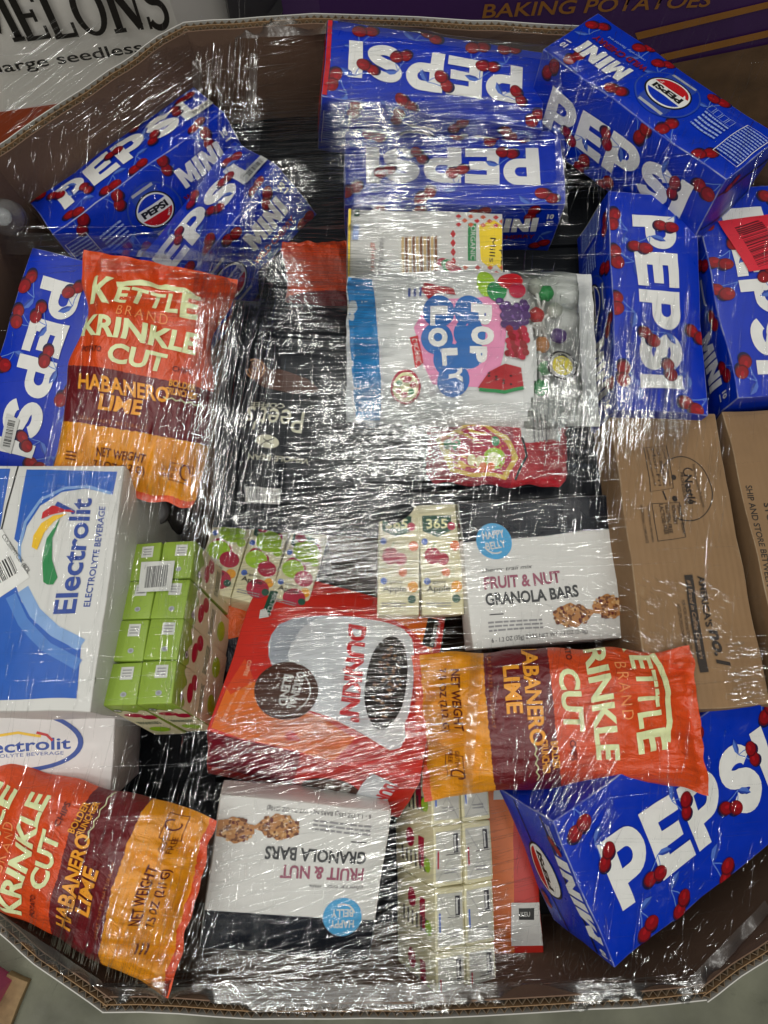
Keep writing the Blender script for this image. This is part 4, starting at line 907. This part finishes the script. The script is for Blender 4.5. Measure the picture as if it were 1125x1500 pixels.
# ------------------------------------------------------------------ red fruit pouch
POUCH = band_material("pouch_foil", [(0, srgb(150, 18, 40)), (.60, srgb(176, 26, 40)), (.99, srgb(120, 14, 34))], rough=.28, weave=.03)
fp_ = Bag("fruit_pouch", "dark red fruit pouch with rounded corners below the candy bag, pale label at its end", "pouch", pose_px(728, 655, .952, 88, 0, 0), .168, .038, [(0, .036, .034), (.06, .047, .046), (.5, .048, .047), (.94, .047, .047), (1, .038, .036)], POUCH, seed=22, crumple=.002)
p = fp_.art(); p.pxpoly([(762, 598), (822, 596), (824, 640), (764, 648)], OFFW); p.pxpoly([(640, 640), (700, 614), (742, 640), (760, 672), (742, 700), (660, 690)], ink("pouch_gold", 206, 170, 60)); p.pxpoly([(648, 642), (700, 620), (736, 644), (752, 672), (738, 694), (664, 684)], RASP)
x, y = p.at(724, 672); p.ell(x, y, .013, .013, LIME, n=20); p.ell(x, y, .008, .008, CREAMINK, n=16)
for k in range(10):
    x, y = p.at(652 + (k * 17) % 80, 640 + (k * 11) % 46); p.ell(x, y, .006, .005, (ORANGE, GREEN, CHERRY2, CREAMINK)[k % 4], n=12)
p.pxline([(764, 640), (772, 668), (756, 700)], .003, BLACK); p.small(*p.at(792, 622), .04, .02, 4, GREY); p.build("bag_print", fp_.root)
# ------------------------------------------------------------------ lollipop bag: printed front with a clear window showing wrapped lollipops
WINDOW = bpy.data.materials.new("bag_window"); WINDOW.use_nodes = True; nt = WINDOW.node_tree; nt.nodes.clear()
o_ = nt.nodes.new("ShaderNodeOutputMaterial"); mx = nt.nodes.new("ShaderNodeMixShader"); tr = nt.nodes.new("ShaderNodeBsdfTransparent"); gl = nt.nodes.new("ShaderNodeBsdfGlossy"); fr = nt.nodes.new("ShaderNodeFresnel")
tr.inputs[0].default_value = (.95, .96, .95, 1); gl.inputs["Roughness"].default_value = .08; fr.inputs[0].default_value = 1.6
nt.links.new(fr.outputs[0], mx.inputs[0]); nt.links.new(tr.outputs[0], mx.inputs[1]); nt.links.new(gl.outputs[0], mx.inputs[2]); nt.links.new(mx.outputs[0], o_.inputs[0])
CANDY = mat("candy_foil", srgb(206, 208, 206), rough=.30, var=.04, vscale=20, bump=.2, bscale=50, bdist=.002)
yb = Bag("candy_bag", "white lollipop bag with a pink blob, blue bubble letters and a clear window", "candy bag", pose_px(690, 515, .97, 90, 0, 0), .30, .045, [(0, .088, .098), (.2, .092, .102), (.5, .094, .104), (.8, .096, .104), (1, .094, .100)], [CANDY, WINDOW], seed=26, crumple=.003, mi=lambda u, v, s: 1 if s < 0 and False else (1 if s > 0 and v > .70 + .05 * math.sin(u * 4) and v < .94 else 0), nu=60, nv=80)
# the bag is turned: its seal v=0 points left in the photograph, the window end (v near 1) points right
p = yb.art()
SKY = ink("candy_blue", 34, 128, 190); PINK = ink("candy_pink", 222, 140, 178); BUBB = ink("bubble_blue", 40, 104, 176)
p.pxpoly([(508, 392), (545, 398), (552, 470), (558, 560), (556, 610), (520, 608), (512, 500)], SKY)
blob = [(620, 455), (650, 440), (690, 437), (715, 432), (735, 445), (742, 480), (738, 520), (728, 560), (700, 568), (660, 565), (634, 560), (620, 535), (612, 500), (606, 480)]
p.pxpoly(blob, PINK)
for c, a, b, h in (("P", (667, 450), (710, 452), 30), ("O", (662, 482), (714, 484), 34), ("P", (668, 514), (704, 516), 24), ("L", (625, 452), (660, 452), 28), ("O", (620, 490), (660, 494), 34), ("L", (640, 522), (676, 526), 26), ("Y", (648, 552), (680, 552), 24)):
    (cx, cy) = p.at((a[0] + b[0]) / 2, a[1] + h * .2); p.ell(cx, cy, .020, .019, BUBB, n=22)
for c, a, b, h in (("P", (690, 444), (690, 474), 36), ("O", (690, 476), (690, 506), 40), ("P", (688, 508), (688, 534), 30), ("L", (630, 450), (630, 478), 30), ("O", (626, 482), (628, 510), 34), ("L", (646, 512), (648, 536), 28), ("Y", (656, 540), (658, 562), 24)):
    p.pxtext(c, a, b, h * .8, WHITE, bold=.07)
p.pxpoly([(600, 496), (612, 492), (620, 532), (608, 540)], RED); p.pxtext("ORGANIC", (603, 498), (610, 534), 7, OFFW)
p.pxpoly([(616, 424), (622, 414), (640, 420), (664, 424), (668, 434), (640, 432), (628, 440)], CHERRY2); p.small(*p.at(608, 428), .012, .02, 3, ENAVY)
for x0, y0, rx, ry, m in ((712, 412, 22, 13, LIME), (728, 424, 16, 14, GREEN), (748, 408, 14, 18, RED), (758, 424, 12, 12, RASP)):
    x, y = p.at(x0, y0); p.ell(x, y, rx * .00085, ry * .00085, m, n=20)
p.cycle(8); GRP = ink("grape_ink", 70, 36, 96); GRP2 = ink("grape_light", 110, 74, 140)
for k in range(26):
    x, y = p.at(732 + (k * 13) % 40, 440 + (k * 7) % 34 + (k % 3) * 4); p.ell(x, y, .0052, .0052, GRP, n=12); p.ell(x + .001, y + .001, .0026, .0026, GRP2, n=8)
for k in range(30):
    x, y = p.at(744 + (k * 11) % 28, 478 + (k * 13) % 46); p.ell(x, y, .0045, .0045, (CHERRY, RASP)[k % 2], n=10)
p.end(); p.pxpoly([(700, 570), (716, 548), (740, 536), (764, 540), (768, 566), (740, 574)], CHERRY2); p.pxline([(702, 572), (740, 576), (768, 568)], .004, GREEN)
for k in range(8): x, y = p.at(716 + (k * 11) % 44, 550 + (k * 5) % 16); p.ell(x, y, .0012, .0018, BLACK, n=6)
x, y = p.at(594, 566); p.ell(x, y, .020, .018, RASP, n=24); p.ell(x, y, .017, .015, CREAMINK, n=24); 
for k in range(7): p.ell(x + .009 * math.cos(k), y + .009 * math.sin(k), .004, .004, (RASP, GREEN, CHERRY2)[k % 3], n=10)
x, y = p.at(826, 534); p.ell(x, y, .019, .019, BLACK, n=28); p.ell(x, y, .0165, .0165, ink("seal_grey", 150, 150, 140), n=28); p.ell(x, y, .0125, .0125, ink("seal_yellow", 214, 200, 60), n=24); p.line([(x - .008, y - .006), (x + .008, y + .007)], .0012, BLACK)
p.pxtext("Real Fruit Flavors", (770, 474), (726, 548), 8, ink("plum_text", 120, 60, 120), shear=.2) if False else None
p.build("bag_print", yb.root)
rnd = random.Random(5)
WRAPS = [(ink("candy_green", 60, 160, 90)), ink("candy_clear", 196, 200, 190), ink("candy_red", 200, 60, 60), ink("candy_violet", 110, 80, 150), ink("candy_orange", 222, 150, 90), ink("candy_mint", 120, 190, 130)]
def lollipop(px, py, z, ang, m, label):
    M = Matrix.Translation(at(px, py, z)) @ Matrix.Rotation(R(ang), 4, 'Z'); r = empty("lollipop", M); tag(r, label, "lollipop", "wrapped lollipops behind the clear window")
    bm = bmesh.new(); bmesh.ops.create_uvsphere(bm, u_segments=14, v_segments=9, radius=.0105); bmesh.ops.scale(bm, vec=(1, .9, .75), verts=bm.verts)
    for v in bm.verts: v.co += Vector((0, 0, .0012 * math.sin(9 * math.atan2(v.co.y, v.co.x))))
    me = bpy.data.meshes.new("candy"); bm.to_mesh(me); bm.free(); me.materials.append(m); me.polygons.foreach_set("use_smooth", [True] * len(me.polygons)); o = bpy.data.objects.new("candy", me); COL.objects.link(o); o.parent = r
    V = []; F = []
    for i, x in enumerate((.008, .055)):
        for k in range(8): V.append((x, .0021 * math.cos(k * math.pi / 4), .0021 * math.sin(k * math.pi / 4)))
    F = [(k, (k + 1) % 8, (k + 1) % 8 + 8, k + 8) for k in range(8)] + [tuple(range(8, 16))]
    link_mesh("stick", V, F, WHITE, r)
    V = [(-.008, 0, 0)]; n = 12
    for k in range(n + 1):
        a = -1.0 + 2.0 * k / n; V.append((-.024 * math.cos(a * .7), .016 * math.sin(a), .002 * (-1) ** k))
    link_mesh("wrapper_frill", V, [(0, k + 1, k + 2) for k in range(n)], WINDOW, r)
for k, (x, y, an) in enumerate(((800, 430, -105), (812, 455, 215), (786, 462, -70), (818, 492, 160), (794, 505, 100), (800, 540, 170), (792, 568, 90), (784, 420, -80))):
    lollipop(x, y, .972, an, WRAPS[k % 6], ("striped green lollipop near the top of the bag window", "pale lollipop second from the top in the bag window", "red lollipop beside the printed grapes in the bag window", "violet lollipop at the right edge of the bag window",
             "orange lollipop in the middle of the bag window beside the printed berries", "mint lollipop just left of the round yellow seal", "green lollipop at the near corner of the bag window", "pale lollipop at the far corner of the bag window beside the printed cherries")[k])
# ------------------------------------------------------------------ plastic bottles
PET = bpy.data.materials.new("clear_plastic"); PET.use_nodes = True; q = PET.node_tree.nodes["Principled BSDF"]; q.inputs["Base Color"].default_value = (.86, .89, .90, 1); q.inputs["Roughness"].default_value = .06; q.inputs["Transmission Weight"].default_value = .85; q.inputs["IOR"].default_value = 1.2
def lathe(name, prof, m, parent, seg=28):
    V = [(r * math.cos(2 * math.pi * k / seg), r * math.sin(2 * math.pi * k / seg), z) for r, z in prof for k in range(seg)]
    F = [(i * seg + k, i * seg + (k + 1) % seg, (i + 1) * seg + (k + 1) % seg, (i + 1) * seg + k) for i in range(len(prof) - 1) for k in range(seg)] + [tuple(range(seg))[::-1], tuple(range((len(prof) - 1) * seg, len(prof) * seg))]
    return link_mesh(name, V, F, m, parent)
def bottle(pose, label, body, cap, s=1.0):
    M = Matrix.Translation(pose[0]) @ pose[1].to_4x4(); r = empty("bottle", M); tag(r, label, "bottle")
    lathe("bottle_body", [(a * s, b * s) for a, b in ((.030, -.16), (.033, -.155), (.033, -.12), (.030, -.115), (.033, -.108), (.033, -.05), (.030, -.045), (.033, -.038), (.032, -.02), (.024, 0), (.015, .012), (.0135, .022))], body, r)
    lathe("bottle_cap", [(a * s, b * s) for a, b in ((.0145, .016), (.0155, .018), (.0155, .032), (.0145, .034), (.010, .0345))], cap, r)
bottle(pose_px(6, 318, .92, 35, 35, 0), "clear plastic bottle lying against the left bin wall", PET, PET, .72)
GREYPET = mat("dark_plastic", srgb(70, 66, 66), rough=.2, var=.1)
bottle(pose_px(232, 748, .86, 20, 12, 4), "dark capped bottle standing behind the green juice pack", GREYPET, ink("smoky_cap", 92, 90, 92), 1.25)
bottle(pose_px(1078, 790, .895, 8, 84, 0), "white and red bottle lying in the gap between the two brown cartons", mat("bottle_white", srgb(206, 200, 196), rough=.35), ink("bottle_red", 196, 30, 60), .8)
# ------------------------------------------------------------------ made-up filler cartons for the layer below, gap shade put into their colour
def low(px, py, z, yaw, dims, m, name, label, cat, rx=0, ry=0, seed=1):
    return Box(name, label, cat, pose_px(px, py, z, yaw, rx, ry), dims, m, bulge=.004, dent=.003, seed=seed, body='carton_body', n=(6, 6, 4))
GAP_SHADE = mat("gap_shade_board", srgb(15, 19, 25), rough=.6, spec=.2, var=.15, vscale=12)  # near-black colour stands in for the shade between the goods
low(440, 260, .77, 12, (.28, .22, .10), GAP_SHADE, "shade_filler_carton", "filler carton coloured as gap shade, between the leaning soda cartons and the pancake box", "carton", seed=33)
low(330, 960, .80, 8, (.30, .30, .10), GAP_SHADE, "shade_filler_carton", "filler carton coloured as gap shade, left of the red coffee box", "carton", seed=34)
low(640, 1180, .79, 3, (.34, .28, .10), GAP_SHADE, "shade_filler_carton", "filler carton coloured as gap shade, under the near chip bag", "carton", seed=35)
low(640, 480, .82, 3, (.50, .50, .12), GAP_SHADE, "shade_filler_carton", "filler carton coloured as gap shade, under the candy bag and coffee bags", "carton", seed=36)
low(930, 1120, .85, 22, (.20, .16, .10), GAP_SHADE, "shade_filler_carton", "filler carton coloured as gap shade, below the brown carton", "carton", seed=37)
low(225, 1040, .78, 5, (.16, .34, .10), GAP_SHADE, "shade_filler_carton", "filler carton coloured as gap shade, low under the green juice pack", "carton", seed=38)
low(880, 240, .83, 5, (.34, .24, .12), GAP_SHADE, "shade_filler_carton", "filler carton coloured as gap shade, under the tipped soda carton in the far right corner", "carton", seed=39)

# ------------------------------------------------------------------ clear stretch film pulled over the load
bpy.context.view_layer.update()
dg = bpy.context.evaluated_depsgraph_get()
X0, Y0, DX = -.66, -.50, .0085; NX, NY = 157, 172
H = np.full((NX, NY), .70)
for i in range(NX):
    for j in range(NY):
        ok, loc, *_ = S.ray_cast(dg, Vector((X0 + i * DX, Y0 + j * DX, 1.5)), Vector((0, 0, -1)))
        x, y = X0 + i * DX, Y0 + j * DX
        if ok and y < .90 and abs(x) < .60 and y > -.41: H[i, j] = max(.70, loc.z)
OBS = H + .0035; G = OBS.copy()
for _ in range(160):     # a taut membrane resting on whatever is highest
    A = G.copy(); A[1:-1, 1:-1] = (G[2:, 1:-1] + G[:-2, 1:-1] + G[1:-1, 2:] + G[1:-1, :-2]) / 4; G = np.maximum(A, OBS)
def film_z(x, y):
    u = np.clip((np.asarray(x) - X0) / DX, 0, NX - 1.001); v = np.clip((np.asarray(y) - Y0) / DX, 0, NY - 1.001); i = u.astype(int); j = v.astype(int); a = u - i; b = v - j
    return G[i, j] * (1 - a) * (1 - b) + G[i + 1, j] * a * (1 - b) + G[i, j + 1] * (1 - a) * b + G[i + 1, j + 1] * a * b
C_, S_ = math.cos(PITCH), math.sin(PITCH)
def on_film(px, py, it=7):
    px = np.asarray(px, float); py = np.asarray(py, float); dx = (px - CX) / FPX; dv = (CY - py) / FPX; dy = dv * C_ + S_; dz = dv * S_ - C_
    z = np.full(px.shape, .97)
    for _ in range(it):
        t = (z - CAM_Z) / dz; z = .5 * z + .5 * film_z(t * dx, t * dy) 
    t = (z - CAM_Z) / dz
    return np.stack([t * dx, t * dy, film_z(t * dx, t * dy)], -1)

def film_material(name, fac, rough, milk, col=(1, 1, 1, 1)):
    m = bpy.data.materials.new(name); m.use_nodes = True; nt = m.node_tree; nt.nodes.clear()
    o = nt.nodes.new("ShaderNodeOutputMaterial"); t = nt.nodes.new("ShaderNodeBsdfTransparent"); g = nt.nodes.new("ShaderNodeBsdfGlossy"); d = nt.nodes.new("ShaderNodeBsdfDiffuse"); a = nt.nodes.new("ShaderNodeMixShader"); b = nt.nodes.new("ShaderNodeMixShader")
    t.inputs[0].default_value = (.97, .98, .98, 1); g.inputs["Roughness"].default_value = rough; g.inputs["Color"].default_value = col; d.inputs["Color"].default_value = (.8, .82, .82, 1)
    fr = nt.nodes.new("ShaderNodeFresnel"); fr.inputs[0].default_value = 1.5
    ma = nt.nodes.new("ShaderNodeMath"); ma.operation = 'MULTIPLY_ADD'; ma.inputs[1].default_value = 1.6; ma.inputs[2].default_value = fac; ma.use_clamp = True
    nt.links.new(fr.outputs[0], ma.inputs[0]); a.inputs[0].default_value = milk
    nt.links.new(t.outputs[0], a.inputs[1]); nt.links.new(d.outputs[0], a.inputs[2]); nt.links.new(ma.outputs[0], b.inputs[0]); nt.links.new(a.outputs[0], b.inputs[1]); nt.links.new(g.outputs[0], b.inputs[2]); nt.links.new(b.outputs[0], o.inputs[0])
    return m
F_STR = film_material("film_crease", .13, .11, .004); F_SHEET = film_material("film_fold", .015, .12, .012); F_RIM = film_material("film_gathered", .0, .22, .03)
wrap = empty("stretch_wrap", Matrix.Translation((.015, .235, .95))); tag(wrap, "clear stretch film pulled tight in creased bands over the whole loaded bin", "stretch film")
WO = np.array([.015, .235, .95])
rng = np.random.default_rng(11)

def strands(name, fams, m):
    VV = []; FF = []; n0 = 0
    for fam in fams:
        (x0, y0, x1, y1), ang, spread, cnt, lmin, lmax, wmin, wmax, kind = fam
        for _ in range(cnt):
            if kind == 'g': px, py = rng.normal((x0 + x1) / 2, abs(x1 - x0) / 3.4), rng.normal((y0 + y1) / 2, abs(y1 - y0) / 3.4)
            else: px, py = rng.uniform(x0, x1), rng.uniform(y0, y1)
            long_ = lmax >= 45; a = ang + rng.normal(0, spread * (.4 if long_ else .8)); L = lmin * (lmax / lmin) ** rng.random() * (1.7 if long_ else 1.0); n = int(np.clip(L / 5, 3, 22)) + 1
            s = np.linspace(-.5, .5, n) * L; bend = rng.normal(0, .02 if long_ else .06) * L * ((s / L) ** 2 * 4)
            c, q = math.cos(R(a)), math.sin(R(a))
            jit = np.cumsum(rng.normal(0, .05 if long_ else .16, n)); jit -= jit.mean()
            X = px + s * c - (bend + jit) * q; Y = py - s * q - (bend + jit) * c
            P = on_film(X, Y); 
            wv = rng.normal(0, .00022 if long_ else .0005, n); wv = np.convolve(np.pad(wv, 1, 'edge'), [.25, .5, .25], 'valid'); P[:, 2] += .0006 + wv
            t = np.gradient(P, axis=0); t /= np.linalg.norm(t, axis=1, keepdims=True) + 1e-9
            b = np.stack([-t[:, 1], t[:, 0], np.zeros(n)], 1); b /= np.linalg.norm(b, axis=1, keepdims=True) + 1e-9
            w_ = (.62 if long_ else .62) * (wmin * (wmax / wmin) ** rng.random()) * np.sin(np.linspace(.12, math.pi - .12, n)) ** .6 * (1 + .3 * rng.normal(0, 1, n).clip(-1, 1)) / 2
            roll = np.tan(np.radians(rng.normal(0, 12) + np.cumsum(rng.normal(0, 3.0, n))).clip(-1, 1)); rise = w_ * rng.uniform(.02, .16)
            up = np.array([0, 0, 1.0])
            A = P - b * w_[:, None] - up * (w_ * roll)[:, None]; B = P + b * w_[:, None] + up * (w_ * roll)[:, None]; Mi = P + up * rise[:, None]
            VV.append(np.stack([A, Mi, B], 1).reshape(-1, 3)); i = np.arange(n - 1) * 3 + n0
            FF.append(np.stack([i, i + 3, i + 4, i + 1], 1)); FF.append(np.stack([i + 1, i + 4, i + 5, i + 2], 1)); n0 += 3 * n
    V = np.concatenate(VV) - WO; Fa = np.concatenate(FF)
    me = bpy.data.meshes.new(name); me.vertices.add(len(V)); me.vertices.foreach_set("co", V.ravel().astype(np.float32))
    me.loops.add(len(Fa) * 4); me.loops.foreach_set("vertex_index", Fa.ravel().astype(np.int32)); me.polygons.add(len(Fa)); me.polygons.foreach_set("loop_start", np.arange(len(Fa), dtype=np.int32) * 4)
    me.update(calc_edges=True); me.polygons.foreach_set("use_smooth", [True] * len(Fa)); me.materials.append(m)
    o = bpy.data.objects.new(name, me); COL.objects.link(o); o.parent = wrap; o["kind"] = "stuff"; return o

# (area in the photo), direction, spread, how many, shortest, longest (px), thinnest, widest (m)
FAM = [
 ((380, 140, 800, 215), 2, 4, 520, 10, 130, .0007, .0022, 'u'), ((380, 150, 620, 300), 3, 4, 620, 10, 140, .0007, .0024, 'u'), ((430, 210, 640, 330), 3, 5, 420, 8, 90, .0007, .0022, 'u'),
 ((380, 165, 700, 335), 2, 3, 190, 60, 200, .0012, .0030, 'u'), ((330, 370, 660, 480), -2, 3, 120, 60, 220, .0012, .0030, 'u'), ((440, 560, 640, 740), 3, 4, 100, 50, 160, .0010, .0028, 'u'), ((800, 480, 1010, 650), 84, 4, 130, 40, 110, .0010, .0028, 'u'), ((280, 380, 350, 780), 81, 4, 90, 50, 200, .0010, .0030, 'u'), ((390, 890, 640, 1060), 3, 3, 70, 50, 150, .0010, .0024, 'u'),
 ((380, 330, 560, 520), -2, 3, 330, 14, 170, .0007, .0022, 'u'), ((340, 380, 640, 420), -3, 2, 50, 60, 260, .0010, .0030, 'u'), ((500, 300, 740, 430), 2, 4, 240, 10, 80, .0006, .0016, 'u'),
 ((490, 550, 660, 715), 4, 9, 760, 8, 90, .0007, .0028, 'g'), ((440, 500, 540, 620), 1, 3, 130, 10, 100, .0007, .0020, 'u'), ((340, 480, 470, 740), 86, 3, 60, 10, 80, .0007, .0020, 'u'),
 ((600, 590, 850, 700), 4, 8, 620, 6, 60, .0006, .0018, 'u'), ((600, 600, 760, 700), 80, 6, 220, 6, 40, .0006, .0016, 'u'), ((780, 480, 1010, 640), 84, 4, 620, 6, 70, .0007, .0020, 'u'), ((820, 560, 1000, 660), 84, 5, 260, 8, 60, .0008, .0022, 'u'),
 ((330, 720, 700, 870), 6, 5, 560, 8, 110, .0006, .0020, 'u'), ((440, 740, 580, 850), 8, 6, 420, 8, 90, .0007, .0022, 'u'), ((560, 780, 680, 900), 2, 6, 240, 6, 50, .0006, .0014, 'u'),
 ((390, 890, 660, 1080), 3, 4, 480, 8, 90, .0006, .0020, 'u'), ((380, 1060, 660, 1150), 14, 6, 280, 10, 130, .0007, .0020, 'u'), ((300, 1040, 480, 1130), 20, 22, 240, 6, 50, .0006, .0018, 'u'),
 ((70, 560, 320, 760), 78, 4, 260, 8, 110, .0007, .0018, 'u'), ((280, 380, 400, 800), 80, 5, 340, 10, 140, .0008, .0024, 'u'), ((285, 420, 335, 740), 74, 24, 260, 4, 22, .0008, .0022, 'u'),
 ((285, 40, 380, 360), 86, 4, 190, 8, 130, .0007, .0020, 'u'), ((380, 40, 480, 140), 10, 12, 90, 8, 80, .0007, .0018, 'u'), ((0, 120, 280, 330), 80, 9, 260, 6, 30, .0006, .0014, 'u'), ((10, 330, 330, 400), 4, 4, 70, 20, 130, .0006, .0016, 'u'),
 ((0, 700, 200, 1100), 80, 3, 90, 8, 70, .0006, .0013, 'u'), ((180, 780, 330, 1120), 70, 40, 200, 3, 18, .0007, .0018, 'u'), ((230, 820, 320, 1100), 84, 6, 70, 10, 80, .0007, .0016, 'u'),
 ((0, 1110, 300, 1400), 74, 4, 190, 8, 110, .0006, .0016, 'u'), ((80, 1330, 320, 1430), 75, 8, 240, 8, 60, .0007, .0022, 'u'), ((280, 1150, 340, 1300), 60, 40, 140, 4, 24, .0007, .0018, 'u'),
 ((320, 1170, 580, 1420), 18, 9, 330, 6, 50, .0007, .0018, 'u'), ((330, 1170, 570, 1430), 80, 8, 110, 5, 40, .0006, .0014, 'u'), ((290, 1390, 560, 1430), 6, 10, 240, 10, 90, .0007, .0020, 'u'),
 ((530, 1190, 740, 1420), 14, 5, 360, 8, 90, .0007, .0020, 'u'), ((545, 1200, 580, 1400), 8, 10, 150, 4, 18, .0008, .0018, 'u'), ((560, 1360, 740, 1430), 4, 10, 220, 8, 70, .0007, .0018, 'u'),
 ((150, 1440, 1010, 1482), 50, 50, 1300, 4, 18, .0008, .0026, 'u'), ((180, 1432, 1010, 1470), 4, 8, 480, 10, 70, .0008, .0024, 'u'), ((300, 1395, 1010, 1440), 70, 30, 420, 4, 22, .0007, .0024, 'u'),
 ((150, 1440, 1015, 1484), 2, 5, 700, 10, 90, .0009, .0026, 'u'), ((20, 60, 280, 190), 35, 2, 160, 12, 90, .0007, .0018, 'u'),
 ((740, 1150, 900, 1420), 82, 12, 190, 4, 40, .0006, .0016, 'u'), ((780, 1020, 900, 1240), 62, 14, 200, 6, 50, .0007, .0018, 'u'), ((690, 900, 1010, 1160), 84, 10, 130, 5, 60, .0006, .0015, 'u'), ((980, 1250, 1120, 1430), 50, 20, 90, 4, 26, .0007, .0016, 'u'), ((940, 1100, 1125, 1320), 82, 8, 60, 6, 40, .0006, .0012, 'u'),
 ((800, 850, 1060, 960), -24, 9, 200, 6, 40, .0007, .0018, 'u'), ((1070, 940, 1122, 1030), 4, 6, 70, 8, 34, .0012, .0036, 'u'), ((680, 720, 900, 940), 3, 8, 170, 5, 50, .0006, .0013, 'u'), ((680, 620, 900, 780), 84, 5, 160, 6, 50, .0006, .0015, 'u'), ((900, 600, 1060, 760), 84, 4, 110, 6, 50, .0006, .0013, 'u'),
 ((600, 400, 860, 560), 40, 40, 110, 6, 40, .0007, .0018, 'u'), ((820, 20, 1125, 300), 70, 12, 170, 6, 60, .0006, .0016, 'u'), ((800, 60, 900, 160), 10, 20, 120, 6, 60, .0007, .0018, 'u'), ((820, 225, 1000, 290), 6, 12, 150, 6, 50, .0006, .0016, 'u'), ((860, 250, 1125, 600), 86, 4, 160, 8, 80, .0005, .0012, 'u'), ((470, 30, 820, 140), 2, 6, 200, 10, 110, .0006, .0016, 'u'),
 ((10, 40, 280, 200), 35, 4, 120, 10, 80, .0007, .0018, 'u'),
 ((0, 60, 1125, 1430), 84, 4, 300, 20, 160, .0004, .0009, 'u'), ((0, 60, 1125, 1430), 3, 4, 420, 20, 200, .0004, .0009, 'u'),
]
strands("film_crease", FAM, F_STR)

def fold(quad, m, nx=26, ny=8, amp=.0012, lift=.0012, seed=1):
    """a doubled band of film: a real sheet between four corners, following the membrane"""
    q = np.array(quad, float); V = []
    for j in range(ny + 1):
        for i in range(nx + 1):
            u, v = i / nx, j / ny; p = (q[0] * (1 - u) + q[1] * u) * (1 - v) + (q[3] * (1 - u) + q[2] * u) * v; V.append(p)
    V = np.array(V); P = on_film(V[:, 0], V[:, 1]); k = 0
    for r in range(len(P)):
        P[r, 2] += lift + amp * (1 + noise.noise(Vector((P[r, 0] * 60, P[r, 1] * 60, seed))) + .6 * noise.noise(Vector((P[r, 0] * 190, P[r, 1] * 190, seed))))
    F = [(j * (nx + 1) + i, (j + 1) * (nx + 1) + i, (j + 1) * (nx + 1) + i + 1, j * (nx + 1) + i + 1) for j in range(ny) for i in range(nx)]
    return link_mesh("film_fold", P - WO, F, m, wrap)
fold([(276, 36), (480, 26), (478, 52), (282, 62)], F_RIM, 30, 8, seed=2)
fold([(478, 26), (830, 74), (840, 96), (480, 44)], F_RIM, 40, 6, seed=3)
fold([(150, 1446), (1010, 1438), (1016, 1462), (160, 1482)], F_RIM, 160, 8, amp=.0004, seed=4)
fold([(1010, 1430), (1120, 1318), (1128, 1334), (1018, 1456)], F_RIM, 30, 5, seed=5)
fold([(0, 1335), (150, 1436), (158, 1470), (0, 1366)], F_RIM, 30, 6, seed=6)
fold([(282, 90), (296, 90), (306, 400), (290, 400)], F_SHEET, 5, 50, seed=7); fold([(366, 80), (378, 80), (372, 380), (356, 380)], F_SHEET, 5, 50, seed=8)
fold([(470, 552), (680, 556), (670, 700), (455, 712)], F_SHEET, 60, 60, amp=.0013, seed=9)
fold([(806, 90), (820, 90), (832, 330), (818, 330)], F_SHEET, 5, 40, seed=10); fold([(845, 420), (862, 420), (880, 640), (864, 640)], F_SHEET, 5, 40, seed=12)
fold([(0, 340), (340, 352), (340, 384), (0, 372)], F_SHEET, 50, 6, seed=13); fold([(690, 940), (706, 940), (690, 1180), (676, 1180)], F_SHEET, 4, 36, seed=14)
